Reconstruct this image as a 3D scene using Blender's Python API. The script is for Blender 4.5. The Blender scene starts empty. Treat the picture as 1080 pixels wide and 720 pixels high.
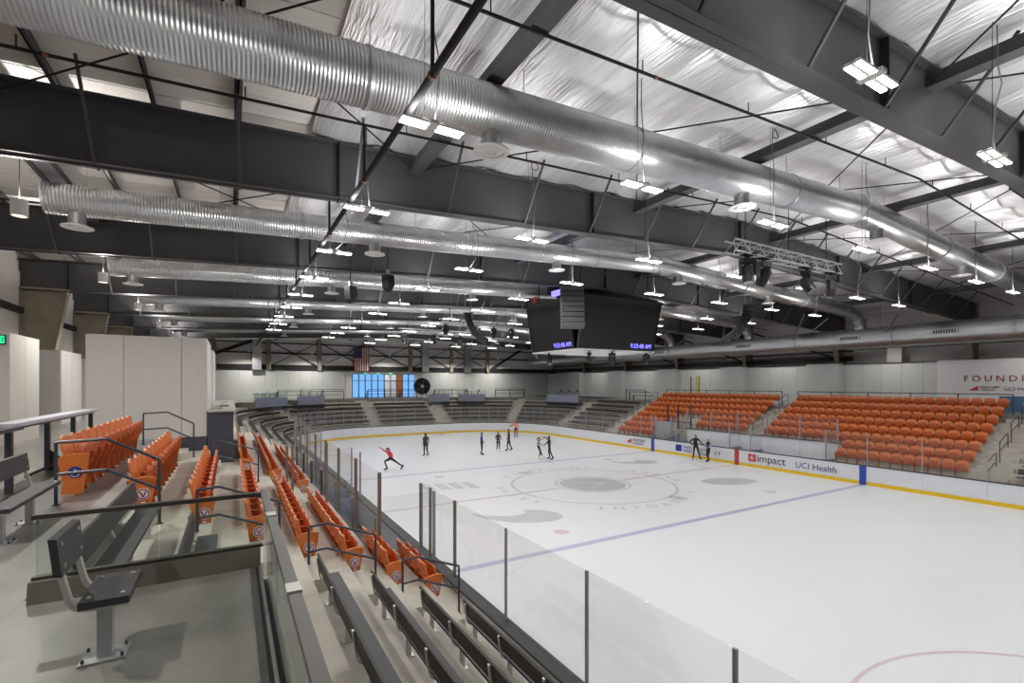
import bpy, bmesh, math, random
from mathutils import Vector, Matrix
PI = math.pi
random.seed(7)
SC = bpy.context.scene
COL = SC.collection

# ------------------------------------------------------------------ camera, world, exposure
cam_d = bpy.data.cameras.new('camera'); cam = bpy.data.objects.new('camera', cam_d); COL.objects.link(cam)
cam_d.sensor_width = 36.0; cam_d.lens = 36.0 * 507 / 1080; cam_d.shift_y = (404.8 - 360) / 1080
cam_d.clip_start = 0.05; cam_d.clip_end = 300
cam.location = (-4.62, -21.115, 5.633); cam.rotation_euler = (PI / 2, 0, -0.5283)
SC.camera = cam
world = bpy.data.worlds.new('world'); SC.world = world; world.use_nodes = True
bg = world.node_tree.nodes['Background']; bg.inputs[0].default_value = (0.32, 0.55, 0.95, 1); bg.inputs[1].default_value = 1.0
SC.view_settings.view_transform = 'Standard'; SC.view_settings.look = 'None'; SC.view_settings.gamma = 1.0
SC.view_settings.use_curve_mapping = False
SC.view_settings.exposure = 0.27
LED_W = 55.0; LED_FILL_W = 29.0; PENDANT_W = 150.0; PENDANT_FILL_W = 125.0  # the upward wattages drive fill lights added to brighten the roof
try:
    SC.cycles.max_bounces = 8; SC.cycles.diffuse_bounces = 5; SC.cycles.glossy_bounces = 3
    SC.cycles.transparent_max_bounces = 40; SC.cycles.caustics_reflective = False; SC.cycles.caustics_refractive = False
    SC.cycles.sample_clamp_indirect = 6.0
except Exception:
    pass

# ------------------------------------------------------------------ materials
def lin(c):
    return tuple(((v / 255) / 12.92 if v / 255 <= 0.04045 else ((v / 255 + 0.055) / 1.055) ** 2.4) for v in c) + (1,)
MATS = {}
def mat(name, rgb, rough=0.6, metal=0.0, var=0.0, scale=4.0, bump=0.0, bscale=20.0, stretch=(1, 1, 1), emit=0.0, spec=0.5, coords='Object'):
    m = bpy.data.materials.new(name); m.use_nodes = True
    nt = m.node_tree; N = nt.nodes; L = nt.links; p = N['Principled BSDF']
    c = lin(rgb); p.inputs['Base Color'].default_value = c
    p.inputs['Roughness'].default_value = rough; p.inputs['Metallic'].default_value = metal
    p.inputs['Specular IOR Level'].default_value = spec
    if var or bump:
        tc = N.new('ShaderNodeTexCoord'); mp = N.new('ShaderNodeMapping'); mp.inputs['Scale'].default_value = stretch
        L.new(tc.outputs[coords], mp.inputs['Vector'])
    if var:
        n = N.new('ShaderNodeTexNoise'); n.inputs['Scale'].default_value = scale; n.inputs['Detail'].default_value = 6
        n.inputs['Roughness'].default_value = 0.62
        L.new(mp.outputs['Vector'], n.inputs['Vector'])
        r = N.new('ShaderNodeValToRGB')
        r.color_ramp.elements[0].position = 0.32; r.color_ramp.elements[1].position = 0.68
        r.color_ramp.elements[0].color = tuple(max(0, v * (1 - var)) for v in c[:3]) + (1,)
        r.color_ramp.elements[1].color = tuple(min(1, v * (1 + var)) for v in c[:3]) + (1,)
        L.new(n.outputs['Fac'], r.inputs['Fac']); L.new(r.outputs['Color'], p.inputs['Base Color'])
    if bump:
        n2 = N.new('ShaderNodeTexNoise'); n2.inputs['Scale'].default_value = bscale; n2.inputs['Detail'].default_value = 3
        L.new(mp.outputs['Vector'], n2.inputs['Vector'])
        b = N.new('ShaderNodeBump'); b.inputs['Strength'].default_value = bump; b.inputs['Distance'].default_value = 0.05
        L.new(n2.outputs['Fac'], b.inputs['Height']); L.new(b.outputs['Normal'], p.inputs['Normal'])
    if emit:
        p.inputs['Emission Color'].default_value = c; p.inputs['Emission Strength'].default_value = emit
    MATS[name] = m
    return m
mat('ice', (214, 216, 220), 0.32, var=0.012, scale=0.6, spec=0.4)
mat('ice_blue', (164, 168, 198), 0.3); mat('ice_red', (196, 178, 183), 0.3); mat('ice_grey', (178, 180, 184), 0.3, var=0.08, scale=3); mat('ice_line', (187, 190, 196), 0.3)
mat('concrete', (180, 174, 163), 0.6, var=0.14, scale=2.2, bump=0.05, bscale=30)
mat('concrete_floor', (118, 117, 113), 0.34, var=0.3, scale=1.7, stretch=(1, .5, 1))
mat('concrete_dark', (112, 108, 98), 0.55, var=0.2, scale=2)
mat('subfloor', (90, 90, 88), 0.8, var=0.2)
mat('steel_dark', (71, 71, 75), 0.5, var=0.06, scale=1.2)
mat('steel_black', (36, 36, 38), 0.75, var=0.1, spec=.3)
mat('steel_rail', (52, 56, 66), 0.4, var=0.05)
mat('steel_tan', (150, 141, 126), 0.7, var=0.14, scale=2.5)
mat('galvanized', (186, 188, 190), 0.34, 0.85, var=0.1, scale=2.5, bump=0.03, bscale=8)
mat('galvanized_plain', (172, 174, 176), 0.4, 0.75, var=0.06)
mat('foil', (232, 232, 233), 0.38, 0.6, var=0.1, scale=1.5, bump=0.9, bscale=3.0, stretch=(5.0, 0.5, 1))
mat('white_deck', (230, 227, 223), 0.6, var=0.05, scale=1.0, stretch=(.3, 6, 1))
mat('wall_white', (206, 202, 198), 0.6, var=0.03)
mat('wall_grey', (192, 195, 194), 0.5, var=0.03, scale=3, stretch=(8, 8, .3))
mat('wall_upper', (214, 212, 209), 0.65, var=0.04)
mat('box_panel', (206, 203, 199), 0.55, var=0.02)
mat('box_base', (66, 66, 78), 0.6, var=0.1)
mat('board_white', (208, 210, 216), 0.4, var=0.04, scale=2)
mat('kick_yellow', (214, 178, 22), 0.45, var=0.05)
mat('rubber', (60, 60, 62), 0.7, var=0.15, scale=6)
mat('stripe_blue', (44, 66, 160), 0.4); mat('stripe_red', (178, 48, 62), 0.4)
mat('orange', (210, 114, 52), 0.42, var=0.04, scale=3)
mat('orange_shaded', (178, 84, 36), 0.45, var=0.04)  # same orange plastic; shade on pans and side frames put into the colour
mat('plank', (48, 49, 52), 0.5, var=0.12, scale=5, stretch=(6, .6, 6))
mat('plank_edge', (40, 36, 33), 0.6, var=0.1)
mat('bracket', (196, 196, 192), 0.38, 0.7, var=0.05)
mat('post_metal', (150, 148, 156), 0.45, 0.2, var=0.05)
mat('post_brown', (128, 114, 106), 0.45, 0.2, var=0.05)
mat('rail_metal', (104, 102, 98), 0.45, 0.5, var=0.08)
mat('rail_bronze', (78, 76, 70), 0.4, 0.5)
mat('counter_top', (188, 190, 198), 0.35, var=0.04)
mat('grey_blue', (138, 143, 164), 0.5, var=0.03)
mat('black_plastic', (22, 22, 24), 0.45, var=0.1)
mat('screen', (26, 25, 25), 0.35, var=0.03)
mat('screen_text', (120, 112, 255), 0.5, emit=2.2)
mat('copper', (150, 92, 70), 0.6)
mat('white_paint', (222, 222, 220), 0.5)
mat('cord', (104, 104, 101), 0.6)
mat('lens', (255, 252, 246), 0.5, emit=9.0)
mat('added_uplight', (255, 252, 246), 0.5, emit=4.0)  # glowing strips added on the fixture tops to brighten the ceiling
mat('pendant_lens', (255, 246, 232), 0.5, emit=3.0)
mat('green_sign', (30, 205, 130), 0.5, emit=1.2)
mat('lamp_face', (255, 255, 250), 0.5, emit=6.0)
mat('text_red', (130, 30, 38), 0.5); mat('text_navy', (40, 44, 120), 0.5); mat('text_black', (46, 46, 50), 0.5); mat('red_logo', (190, 56, 56), 0.5)
mat('banner', (216, 216, 218), 0.55, var=0.02)
mat('blue_panel', (70, 104, 140), 0.5)
mat('flag_blue', (46, 48, 84), 0.7); mat('flag_red', (150, 52, 56), 0.7); mat('flag_white', (214, 206, 202), 0.7)
mat('pane_reflection', (196, 204, 214), .3, var=.12, scale=1.2); mat('brown_door', (168, 92, 44), 0.5, var=0.1); mat('door_dark', (58, 62, 68), 0.4)
mat('pale_yellow', (190, 170, 110), 0.6, var=0.05)
mat('emblem_white', (220, 210, 214), 0.5); mat('emblem_plum', (120, 52, 74), 0.5); mat('emblem_blue', (36, 56, 150), 0.5)
mat('skin', (196, 150, 128), 0.55); mat('hair_dark', (36, 28, 26), 0.6); mat('hair_blond', (176, 140, 74), 0.6); mat('hair_brown', (88, 58, 40), 0.6)
for nm, c in (('cloth_black', (30, 30, 33)), ('cloth_red', (196, 44, 48)), ('cloth_blue', (62, 70, 132)), ('cloth_orange', (244, 106, 46)), ('cloth_grey', (150, 152, 154)), ('cloth_dark', (46, 46, 52)), ('cloth_plum', (56, 42, 48)), ('cloth_lightblue', (150, 164, 200))):
    mat(nm, c, 0.8, var=0.08, scale=10)
mat('boot_black', (24, 24, 26), 0.4); mat('boot_white', (214, 208, 200), 0.4); mat('blade', (190, 190, 195), 0.25, 0.9)

def glass_mat(name, tint, haze, refl):
    m = bpy.data.materials.new(name); m.use_nodes = True; nt = m.node_tree; N = nt.nodes; L = nt.links
    N.remove(N['Principled BSDF']); out = N['Material Output']
    t = N.new('ShaderNodeBsdfTransparent'); t.inputs[0].default_value = tint + (1,)
    g = N.new('ShaderNodeBsdfGlossy'); g.inputs['Roughness'].default_value = 0.03
    d = N.new('ShaderNodeBsdfDiffuse'); d.inputs[0].default_value = (.8, .82, .82, 1)
    lw = N.new('ShaderNodeLayerWeight'); lw.inputs['Blend'].default_value = 0.25
    mu = N.new('ShaderNodeMath'); mu.operation = 'MULTIPLY'; mu.inputs[1].default_value = refl
    L.new(lw.outputs['Fresnel'], mu.inputs[0])
    a = N.new('ShaderNodeMixShader'); a.inputs[0].default_value = haze; L.new(t.outputs[0], a.inputs[1]); L.new(d.outputs[0], a.inputs[2])
    b = N.new('ShaderNodeMixShader'); L.new(mu.outputs[0], b.inputs[0]); L.new(a.outputs[0], b.inputs[1]); L.new(g.outputs[0], b.inputs[2])
    L.new(b.outputs[0], out.inputs[0]); MATS[name] = m
glass_mat('glass', (.96, .965, .965), 0.02, 0.10)
glass_mat('glass_tint', (.90, .94, .92), 0.02, 0.5)
glass_mat('window_glass', (.75, .9, 1.0), 0.0, 0.4)

# ------------------------------------------------------------------ mesh builder
class MB:
    def __init__(s): s.v = []; s.f = []; s.m = []; s.mi = 0
    def add(s, vs, fs):
        o = len(s.v); s.v += [tuple(p) for p in vs]; s.f += [tuple(i + o for i in f) for f in fs]; s.m += [s.mi] * len(fs); return s
    def box(s, x0, x1, y0, y1, z0, z1):
        v = [(x, y, z) for z in (z0, z1) for y in (y0, y1) for x in (x0, x1)]
        return s.add(v, [(0, 2, 3, 1), (4, 5, 7, 6), (0, 1, 5, 4), (2, 6, 7, 3), (0, 4, 6, 2), (1, 3, 7, 5)])
    def prism(s, pts, axis, a, b):
        n = len(pts)
        def mk(p, t): return {'x': (t, p[0], p[1]), 'y': (p[0], t, p[1]), 'z': (p[0], p[1], t)}[axis]
        v = [mk(p, a) for p in pts] + [mk(p, b) for p in pts]
        ar = sum(pts[i][0] * pts[(i + 1) % n][1] - pts[(i + 1) % n][0] * pts[i][1] for i in range(n))
        fl = (ar > 0) ^ (axis == 'y') ^ (b < a)
        f = [tuple(range(n - 1, -1, -1)), tuple(range(n, 2 * n))] + [(i, (i + 1) % n, n + (i + 1) % n, n + i) for i in range(n)]
        if not fl: f = [tuple(reversed(q)) for q in f]
        return s.add(v, f)
    def frame(s, d):
        d = Vector(d).normalized(); u = Vector((0, 0, 1)) if abs(d.z) < .9 else Vector((1, 0, 0))
        a = d.cross(u).normalized(); return a, a.cross(d).normalized()
    def beam(s, p, q, w, h):
        p = Vector(p); q = Vector(q); a, b = s.frame(q - p)
        c = [(-1, -1), (1, -1), (1, 1), (-1, 1)]
        v = [t + a * (w / 2 * i) + b * (h / 2 * j) for t in (p, q) for i, j in c]
        return s.add(v, [(0, 1, 2, 3), (7, 6, 5, 4), (1, 0, 4, 5), (2, 1, 5, 6), (3, 2, 6, 7), (0, 3, 7, 4)])
    def tube(s, pts, r, n=6, cap=True):
        pts = [Vector(p) for p in pts]; k = len(pts); rs = r if isinstance(r, (list, tuple)) else [r] * k
        v = []; a0 = None
        for i, p in enumerate(pts):
            d = (pts[min(i + 1, k - 1)] - pts[max(i - 1, 0)])
            a, b = s.frame(d)
            if a0 is not None:
                d = d.normalized(); a = (a0 - d * a0.dot(d))
                if a.length < 1e-6: a, b = s.frame(d)
                a.normalize(); b = a.cross(d).normalized()
            a0 = a
            for j in range(n):
                t = 2 * PI * j / n; v.append(p + (a * math.cos(t) + b * math.sin(t)) * rs[i])
        f = [(i * n + j, i * n + (j + 1) % n, (i + 1) * n + (j + 1) % n, (i + 1) * n + j) for i in range(k - 1) for j in range(n)]
        if cap: f += [tuple(range(n - 1, -1, -1)), tuple((k - 1) * n + j for j in range(n))]
        return s.add(v, f)
    def lathe(s, prof, c=(0, 0, 0), n=16):
        v = []; f = []
        for r, z in prof:
            for j in range(n):
                t = 2 * PI * j / n; v.append((c[0] + r * math.cos(t), c[1] + r * math.sin(t), c[2] + z))
        for i in range(len(prof) - 1):
            for j in range(n): f.append((i * n + j, i * n + (j + 1) % n, (i + 1) * n + (j + 1) % n, (i + 1) * n + j))
        f.append(tuple(range(n - 1, -1, -1))); k = len(prof) - 1; f.append(tuple(k * n + j for j in range(n)))
        return s.add(v, f)
    def grid(s, fn, nu, nv, th):
        """shell: fn(u,v)->(point, normal) , thickness th"""
        v = []; 
        for sgn in (0.5, -0.5):
            for i in range(nu + 1):
                for j in range(nv + 1):
                    p, n = fn(i / nu, j / nv); v.append(Vector(p) + Vector(n) * th * sgn)
        W = nv + 1; O = (nu + 1) * W; f = []
        for i in range(nu):
            for j in range(nv):
                a = i * W + j; q = (a, a + W, a + W + 1, a + 1); f.append(q); f.append(tuple(O + t for t in reversed(q)))
        for i in range(nu):
            a = i * W; f.append((a, O + a, O + a + W, a + W)); a = i * W + nv; f.append((a + W, O + a + W, O + a, a))
        for j in range(nv):
            a = j; f.append((a + 1, O + a + 1, O + a, a)); a = nu * W + j; f.append((a, O + a, O + a + 1, a + 1))
        return s.add(v, f)
    def mesh(s, name, mats, smooth=False, off=(0, 0, 0)):
        me = bpy.data.meshes.new(name); me.from_pydata([(p[0] - off[0], p[1] - off[1], p[2] - off[2]) for p in s.v], [], s.f)
        for m in (mats if isinstance(mats, (list, tuple)) else [mats]): me.materials.append(MATS[m])
        if any(s.m): me.polygons.foreach_set('material_index', s.m)
        if smooth:
            me.polygons.foreach_set('use_smooth', [True] * len(me.polygons))
            try: me.set_sharp_from_angle(angle=0.7)
            except Exception: pass
        me.update(); return me

def wloc(o):
    v = Vector((0, 0, 0))
    while o: v += Vector(o.location); o = o.parent
    return v
def link(name, me, parent=None, loc=None):
    o = bpy.data.objects.new(name, me); COL.objects.link(o)
    if parent: o.parent = parent
    if loc is not None: o.location = loc
    return o
def part(name, mb, m, parent, smooth=False, local=False, stuff=False, label=None):
    """a mesh under its thing; mb in world coordinates unless local"""
    off = (0, 0, 0) if local else wloc(parent)
    o = link(name, mb.mesh(name, m, smooth, off), parent)
    if stuff: o['kind'] = 'stuff'
    if label: o['label'] = label
    return o
def tag(o, label, cat, group=None, kind=None):
    o['label'] = label; o['category'] = cat
    if group: o['group'] = group
    if kind: o['kind'] = kind
    return o
def thing(name, label, cat, loc=(0, 0, 0), rz=0.0, group=None):
    o = bpy.data.objects.new(name, None); COL.objects.link(o); o.empty_display_size = .1
    o.location = loc; o.rotation_euler = (0, 0, rz)
    return tag(o, label, cat, group)
def struct(name, mb=None, m=None, parent=None, smooth=False, loc=(0, 0, 0)):
    if parent: return part(name, mb, m, parent, smooth)
    o = bpy.data.objects.new(name, mb.mesh(name, m, smooth, loc) if mb else None); COL.objects.link(o); o.location = loc; o['kind'] = 'structure'
    return o
def dup(root, loc, rz, label, group=None):
    r = root.copy(); COL.objects.link(r); r.location = loc; r.rotation_euler = (0, 0, rz); r['label'] = label
    if group: r['group'] = group
    for ch in root.children:
        c = ch.copy(); COL.objects.link(c); c.parent = r
        for g in ch.children:
            d = g.copy(); COL.objects.link(d); d.parent = c
    return r
def text(name, s, size, m, parent, loc, right, up, ext=0.004, align='LEFT'):
    cu = bpy.data.curves.new(name, 'FONT'); cu.body = s; cu.size = size; cu.extrude = ext; cu.align_x = align; cu.materials.append(MATS[m]); cu.resolution_u = 3
    o = bpy.data.objects.new(name, cu); COL.objects.link(o)
    r = Vector(right).normalized(); u = Vector(up).normalized(); n = r.cross(u)
    M = Matrix((r, u, n)).transposed()
    o.rotation_euler = M.to_euler(); o.location = Vector(loc) - (wloc(parent) if parent else Vector((0, 0, 0)))
    if parent: o.parent = parent
    FONTS.append(o); return o
FONTS = []
def bake_text():
    dg = bpy.context.evaluated_depsgraph_get(); dg.update()
    for o in FONTS:
        me = bpy.data.meshes.new_from_object(o.evaluated_get(dg)); me.name = o.name
        n = bpy.data.objects.new(o.name, me); M = (o.location.copy(), o.rotation_euler.copy(), o.parent); nm = o.name
        bpy.data.objects.remove(o); n.name = nm; COL.objects.link(n); n.location, n.rotation_euler = M[0], M[1]; n.parent = M[2]
ORD = 'first second third fourth fifth sixth seventh eighth ninth tenth eleventh twelfth thirteenth fourteenth fifteenth sixteenth seventeenth eighteenth nineteenth twentieth'.split() + ['twenty-' + w for w in 'first second third fourth fifth sixth seventh eighth ninth'.split()] + ['thirtieth']
def nth(i): return ORD[i]

# ------------------------------------------------------------------ shared dimensions (metres; ice at z=0, near boards x=0, far boards x=W)
W = 25.91; R = 8.53; YE = 30.48; XL, XR = -12.4, 38.3; YB, YW = -31.0, 39.3
CONC = 3.93
def zt(j): return 0.92 + 0.43 * j            # tread height of row j
def xf(j): return 0.22 + 0.83 * j            # offset of the tread front from the boards
FRAMES = [-25, -17, -9, -1, 7, 15, 23, 31]
def sx(x): return x if x <= 12.95 else 25.9 - x
def zb(x): return 9.76 + 0.0493 * (sx(x) + 8.22)      # underside of the rafters
def ztop(x): return 11.12 + 0.0475 * (sx(x) + 8.22)   # top of the rafter web

# path round the rink at offset d outside the boards, from (W, y0) round the far end to (0, y1)
def ring(d, y0, y1, step=7.5):
    pts = [(W + d, y0)]
    n = int(90 / step)
    for i in range(n + 1):
        a = math.radians(90 * i / n); pts.append((W - R + (R + d) * math.cos(a), YE - R + (R + d) * math.sin(a)))
    for i in range(n + 1):
        a = math.radians(90 + 90 * i / n); pts.append((R + (R + d) * math.cos(a), YE - R + (R + d) * math.sin(a)))
    pts.append((-d, y1))
    return pts
def ribbon(mb, d0, d1, z0, z1, y0, y1, step=7.5):
    A = ring(d0, y0, y1, step); B = ring(d1, y0, y1, step)
    for i in range(len(A) - 1):
        q = [A[i], B[i], B[i + 1], A[i + 1]]
        if (Vector(q[0]) - Vector(q[3])).length < 1e-4: continue
        v = [(x, y, z0) for x, y in q] + [(x, y, z1) for x, y in q]
        mb.add(v, [(3, 2, 1, 0), (4, 5, 6, 7), (0, 1, 5, 4), (1, 2, 6, 5), (2, 3, 7, 6), (3, 0, 4, 7)])
    return mb

# ================================================================== STRUCTURE
fl = struct('floor', MB().box(XL - .3, XR + .3, YB - .3, YW + .3, -.35, -.03), 'subfloor'); fl['label'] = 'concrete slab under the ice and the stands'
# ice sheet
pts = ring(0, -30, -30, 6)
me = MB(); n = len(pts); me.add([(x, y, 0) for x, y in pts], [tuple(range(n))]); me.add([(x, y, -.03) for x, y in pts], [tuple(range(n - 1, -1, -1))])
ice = struct('ice_floor', me, 'ice'); ice['label'] = 'white ice sheet of the rink'
def flat(name, poly, m, z=.003):
    b = MB(); b.add([(x, y, z) for x, y in poly], [tuple(range(len(poly)))]); return part(name, b, m, ice)
def annulus(name, cx, cy, r0, r1, m, n=72, z=.003):
    b = MB(); v = []
    for i in range(n):
        t = 2 * PI * i / n
        v += [(cx + r0 * math.cos(t), cy + r0 * math.sin(t), z), (cx + r1 * math.cos(t), cy + r1 * math.sin(t), z)]
    b.add(v, [(2 * i, 2 * i + 1, (2 * i + 3) % (2 * n), (2 * i + 2) % (2 * n)) for i in range(n)]); return part(name, b, m, ice)
def ell(cx, cy, a, b, rot=0, n=28, t0=0, t1=2 * PI):
    return [(cx + a * math.cos(t) * math.cos(rot) - b * math.sin(t) * math.sin(rot), cy + a * math.cos(t) * math.sin(rot) + b * math.sin(t) * math.cos(rot)) for t in (t0 + (t1 - t0) * i / n for i in range(n))]
for y in (-7.77, 7.77): flat('blue_line', [(0, y - .15), (W, y - .15), (W, y + .15), (0, y + .15)], 'ice_blue')
for x0, x1 in ((0, 10.6), (15.3, W)): flat('center_line', [(x0, -.12), (x1, -.12), (x1, .12), (x0, .12)], 'ice_red')
annulus('center_circle', 12.95, 0, 4.46, 4.62, 'ice_line')
annulus('logo_ring', 12.95, 0, 2.0, 2.12, 'ice_line')
flat('center_logo', ell(12.95, 0, 1.85, 1.85), 'ice_grey')
V = [(-1.1, .75), (-.65, .75), (0, -.35), (.65, .75), (1.1, .75), (.15, -.95), (-.15, -.95)]
flat('logo_letter', [(12.95 + x * math.cos(1.6) - y * math.sin(1.6), x * math.sin(1.6) + y * math.cos(1.6)) for x, y in V], 'ice_line', .006)
for xx in (6.24, 19.66):
    annulus('faceoff_circle', xx, -21.03, 4.52, 4.6, 'ice_red'); annulus('faceoff_circle', xx, 21.03, 4.52, 4.6, 'ice_red')
    for yy in (-6.25, 6.25): flat('faceoff_spot', ell(xx, yy, .3, .3), 'ice_red')
annulus('referee_crease', W, 0, 3.0, 3.06, 'ice_red')
# lettering round the centre circle
def arc_text(s, a0, da, r, size):
    for i, ch in enumerate(s):
        if ch == ' ': continue
        a = a0 - da * i
        p = (12.95 + r * math.cos(a), r * math.sin(a), .004)
        if ch == '*':
            annulus('lettering_emblem', p[0], p[1], .36, .46, 'ice_grey', 24); flat('lettering_emblem', ell(p[0], p[1], .3, .3), 'ice_grey'); continue
        text('lettering', ch, size, 'ice_grey', ice, p, (math.sin(a), -math.cos(a), 0), (math.cos(a), math.sin(a), 0), .001, 'CENTER')
arc_text('FI*EPOINT', PI / 2 + .62, .155, 5.0, .75); arc_text('FI*EPOINT', -PI / 2 + .62, .155, 5.0, .75)
arc_text('ARENA', .36, .17, 5.0, .75); arc_text('ARENA', PI + .36, .17, 5.0, .75)
# faded sponsor marks in the ice
def swoosh(cx, cy, s, rot):
    P = [(-2.6, .9), (-1.6, .25), (-.2, .1), (.6, .7), (.2, 1.2), (1.3, 1.3), (2.2, .5), (2.3, -.4), (1.4, -1.1), (-.2, -1.1), (-1.6, -.4)]
    for _ in range(3):
        P = [q for a, b_ in zip(P, P[1:] + P[:1]) for q in ((a[0] * .75 + b_[0] * .25, a[1] * .75 + b_[1] * .25), (a[0] * .25 + b_[0] * .75, a[1] * .25 + b_[1] * .75))]
    return [(cx + s * (x * math.cos(rot) - y * math.sin(rot)), cy + s * (x * math.sin(rot) + y * math.cos(rot))) for x, y in P]
flat('ice_mark', swoosh(5.9, -3.6, .85, -.45), 'ice_grey'); flat('ice_mark', ell(20.3, -3.4, 1.7, .95, -.3), 'ice_grey')
flat('ice_mark', swoosh(20.5, 4.4, .75, -.4), 'ice_grey')
for k in range(4): flat('ice_mark', [(4.3 + .75 * k, 3.0 - .2 * k), (4.85 + .75 * k, 2.9 - .2 * k), (4.95 + .75 * k, 4.7 - .2 * k), (4.4 + .75 * k, 4.8 - .2 * k)], 'ice_line')

# ---- walls
wl = struct('wall_left', MB().box(XL - .25, XL, YB, YW, 0, 13), 'wall_white'); wl['label'] = 'left building wall'
wr = struct('wall_right', MB().box(XR, XR + .25, YB, YW, 0, 13), 'wall_upper'); wr['label'] = 'right building wall'
wb = struct('wall_back', MB().box(XL, XR, YB - .25, YB, 0, 13), 'wall_upper'); wb['label'] = 'wall at the end of the hall'
# far wall with the storefront opening (x 8.1..15.95, z 3.93..6.95)
b = MB(); b.box(XL, 8.1, YW, YW + .25, 0, 13); b.box(15.95, XR, YW, YW + .25, 0, 13); b.box(8.1, 15.95, YW, YW + .25, 6.95, 13); b.box(8.1, 15.95, YW, YW + .25, 0, CONC)
wf = struct('wall_far', b, 'wall_upper'); wf['label'] = 'far end wall'
# wainscot panels on far wall, each a piece
x = XL
while x < 36.6:
    x2 = min(x + 1.22, 36.7)
    if x2 <= 8.1 or x >= 15.9: part('wall_panel', MB().box(x + .008, x2 - .008, YW - .16, YW, CONC, 7.15), 'wall_grey', wf)
    x = x2
part('wall_capping', MB().box(XL, 36.7, YW - .2, YW, 7.15, 7.2), 'steel_black', wf)
for z, h in ((7.28, .52), (9.05, .16), (10.2, .1)): part('girt', MB().box(XL, XR, YW - .2, YW - .02, z, z + h), 'steel_black', wf)
for xx in (-6.2, -1.0, 4.3, 9.6, 15.3, 21.0, 26.5):
    part('end_column', MB().box(xx - .2, xx - .17, YW - .5, YW - .1, 7.2, 11).box(xx + .17, xx + .2, YW - .5, YW - .1, 7.2, 11).box(xx - .2, xx + .2, YW - .32, YW - .28, 7.2, 11), 'steel_tan', wf)
for xa, xb in ((-1, 4.3), (4.3, 9.6), (9.6, 15.3), (15.3, 21.0), (21, 26.5)):
    part('brace_rod', MB().beam((xa + .2, YW - .25, 10.4), (xb - .2, YW - .25, 7.7), .06, .12), 'steel_black', wf)
    part('brace_rod', MB().beam((xa + .2, YW - .33, 7.7), (xb - .2, YW - .33, 10.4), .05, .08), 'steel_black', wf)
part('brace_rod', MB().beam((-9.5, YW - .4, 7.5), (-1.2, YW - .4, 11.0), .12, .35), 'steel_black', wf)
part('brace_rod', MB().beam((26.8, YW - .4, 7.6), (32, YW - .4, 10.6), .12, .3), 'steel_black', wf)
for xx in (-2.2, 17.2, 23.3): part('wall_duct', MB().box(xx - .45, xx + .45, YW - .75, YW - .2, 7.2, 11.2), 'galvanized_plain', wf)
# storefront window
wn = struct('window_1', MB().box(8.1, 15.95, YW + .02, YW + .16, 6.85, 6.95).box(8.1, 15.95, YW + .02, YW + .16, CONC, CONC + .08), 'steel_dark')
wn['label'] = 'blue storefront glazing in the far wall beside the flag'
for k in range(10):
    x0 = 8.1 + k * .785
    part('window_mullion', MB().box(x0 - .05, x0 + .05, YW, YW + .18, CONC, 6.95), 'steel_dark', wn)
    if k == 7: part('window_panel', MB().box(x0 + .05, x0 + .735, YW + .06, YW + .1, CONC + .08, 6.85), 'brown_door', wn)
    elif k in (5, 6): part('window_pane', MB().box(x0 + .05, x0 + .735, YW + .07, YW + .09, CONC + .08, 6.85), 'pane_reflection', wn)  # reflection of the lit doors painted as a grey-white pane
    else: part('window_pane', MB().box(x0 + .05, x0 + .735, YW + .07, YW + .09, CONC + .08, 6.85), 'window_glass', wn)
part('window_mullion', MB().box(8.1, 15.95, YW + .01, YW + .15, 6.0, 6.07), 'steel_dark', wn)
for k in (2, 4, 6): part('exit_lamp', MB().box(8.1 + k * .785 - .12, 8.1 + k * .785 + .12, YW - .06, YW, 6.86, 7.0), 'green_sign', wn)

# right-hand inner wall: wainscot panels, column boxes, upper beams
ww = struct('wall_wainscot', MB().box(36.86, 37.0, YB, YW - .2, CONC, 7.1), 'wall_grey'); ww['label'] = 'grey panelled wall behind the far stands'
y = -23.8
while y < YW - .4:
    y2 = min(y + 1.22, YW - .25)
    if not (11.7 < (y + y2) / 2 < 13.2): part('wall_panel', MB().box(36.7, 36.86, y + .008, y2 - .008, CONC, 7.15), 'wall_grey', ww)
    else: part('wall_panel', MB().box(36.7, 36.86, y + .008, y2 - .008, 6.4, 7.15), 'wall_grey', ww)
    y = y2
part('wall_capping', MB().box(36.62, 37.0, YB, YW - .2, 7.15, 7.2), 'steel_black', ww)
dr = struct('door_1', MB().box(36.72, 36.78, 12.65, 13.15, CONC, 6.4), 'door_dark'); dr['label'] = 'dark doorway in the grey wall behind the far stands'
part('door_panel', MB().box(36.72, 36.8, 11.75, 12.15, CONC, 6.4), 'pale_yellow', dr); part('side_light', MB().box(36.72, 36.79, 12.15, 12.65, CONC, 6.4), 'wall_grey', dr)
for fy in (-9, -1, 7, 15, 23, 31):
    if fy > -5: part('column_box', MB().box(35.9, 36.7, fy - .7, fy + 1.65, CONC, 7.2), 'wall_grey', ww)
    # tan tapered frame column above the box
    c = struct('frame_column', MB().prism([(37.3, 7.0), (36.72, 9.75), (38.25, 9.75), (38.25, 7.0)], 'y', fy - .01, fy + .01), 'steel_tan'); c['label'] = 'tan tapered frame column on the right wall'
    part('flange', MB().prism([(37.28, 7.0), (36.7, 9.75), (36.73, 9.75), (37.31, 7.0)], 'y', fy - .18, fy + .18), 'steel_tan', c)
    part('flange', MB().box(38.2, 38.25, fy - .18, fy + .18, 7, 11.2), 'steel_tan', c)
for z, h in ((7.45, .35), (8.15, .12)): part('girt', MB().box(37.4, 37.6, -2, YW - .2, z, z + h), 'steel_black', wr)
for z, h in ((8.25, .14),): part('girt', MB().box(37.4, 37.6, -24, -2, z, z + h), 'steel_black', wr)
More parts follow.
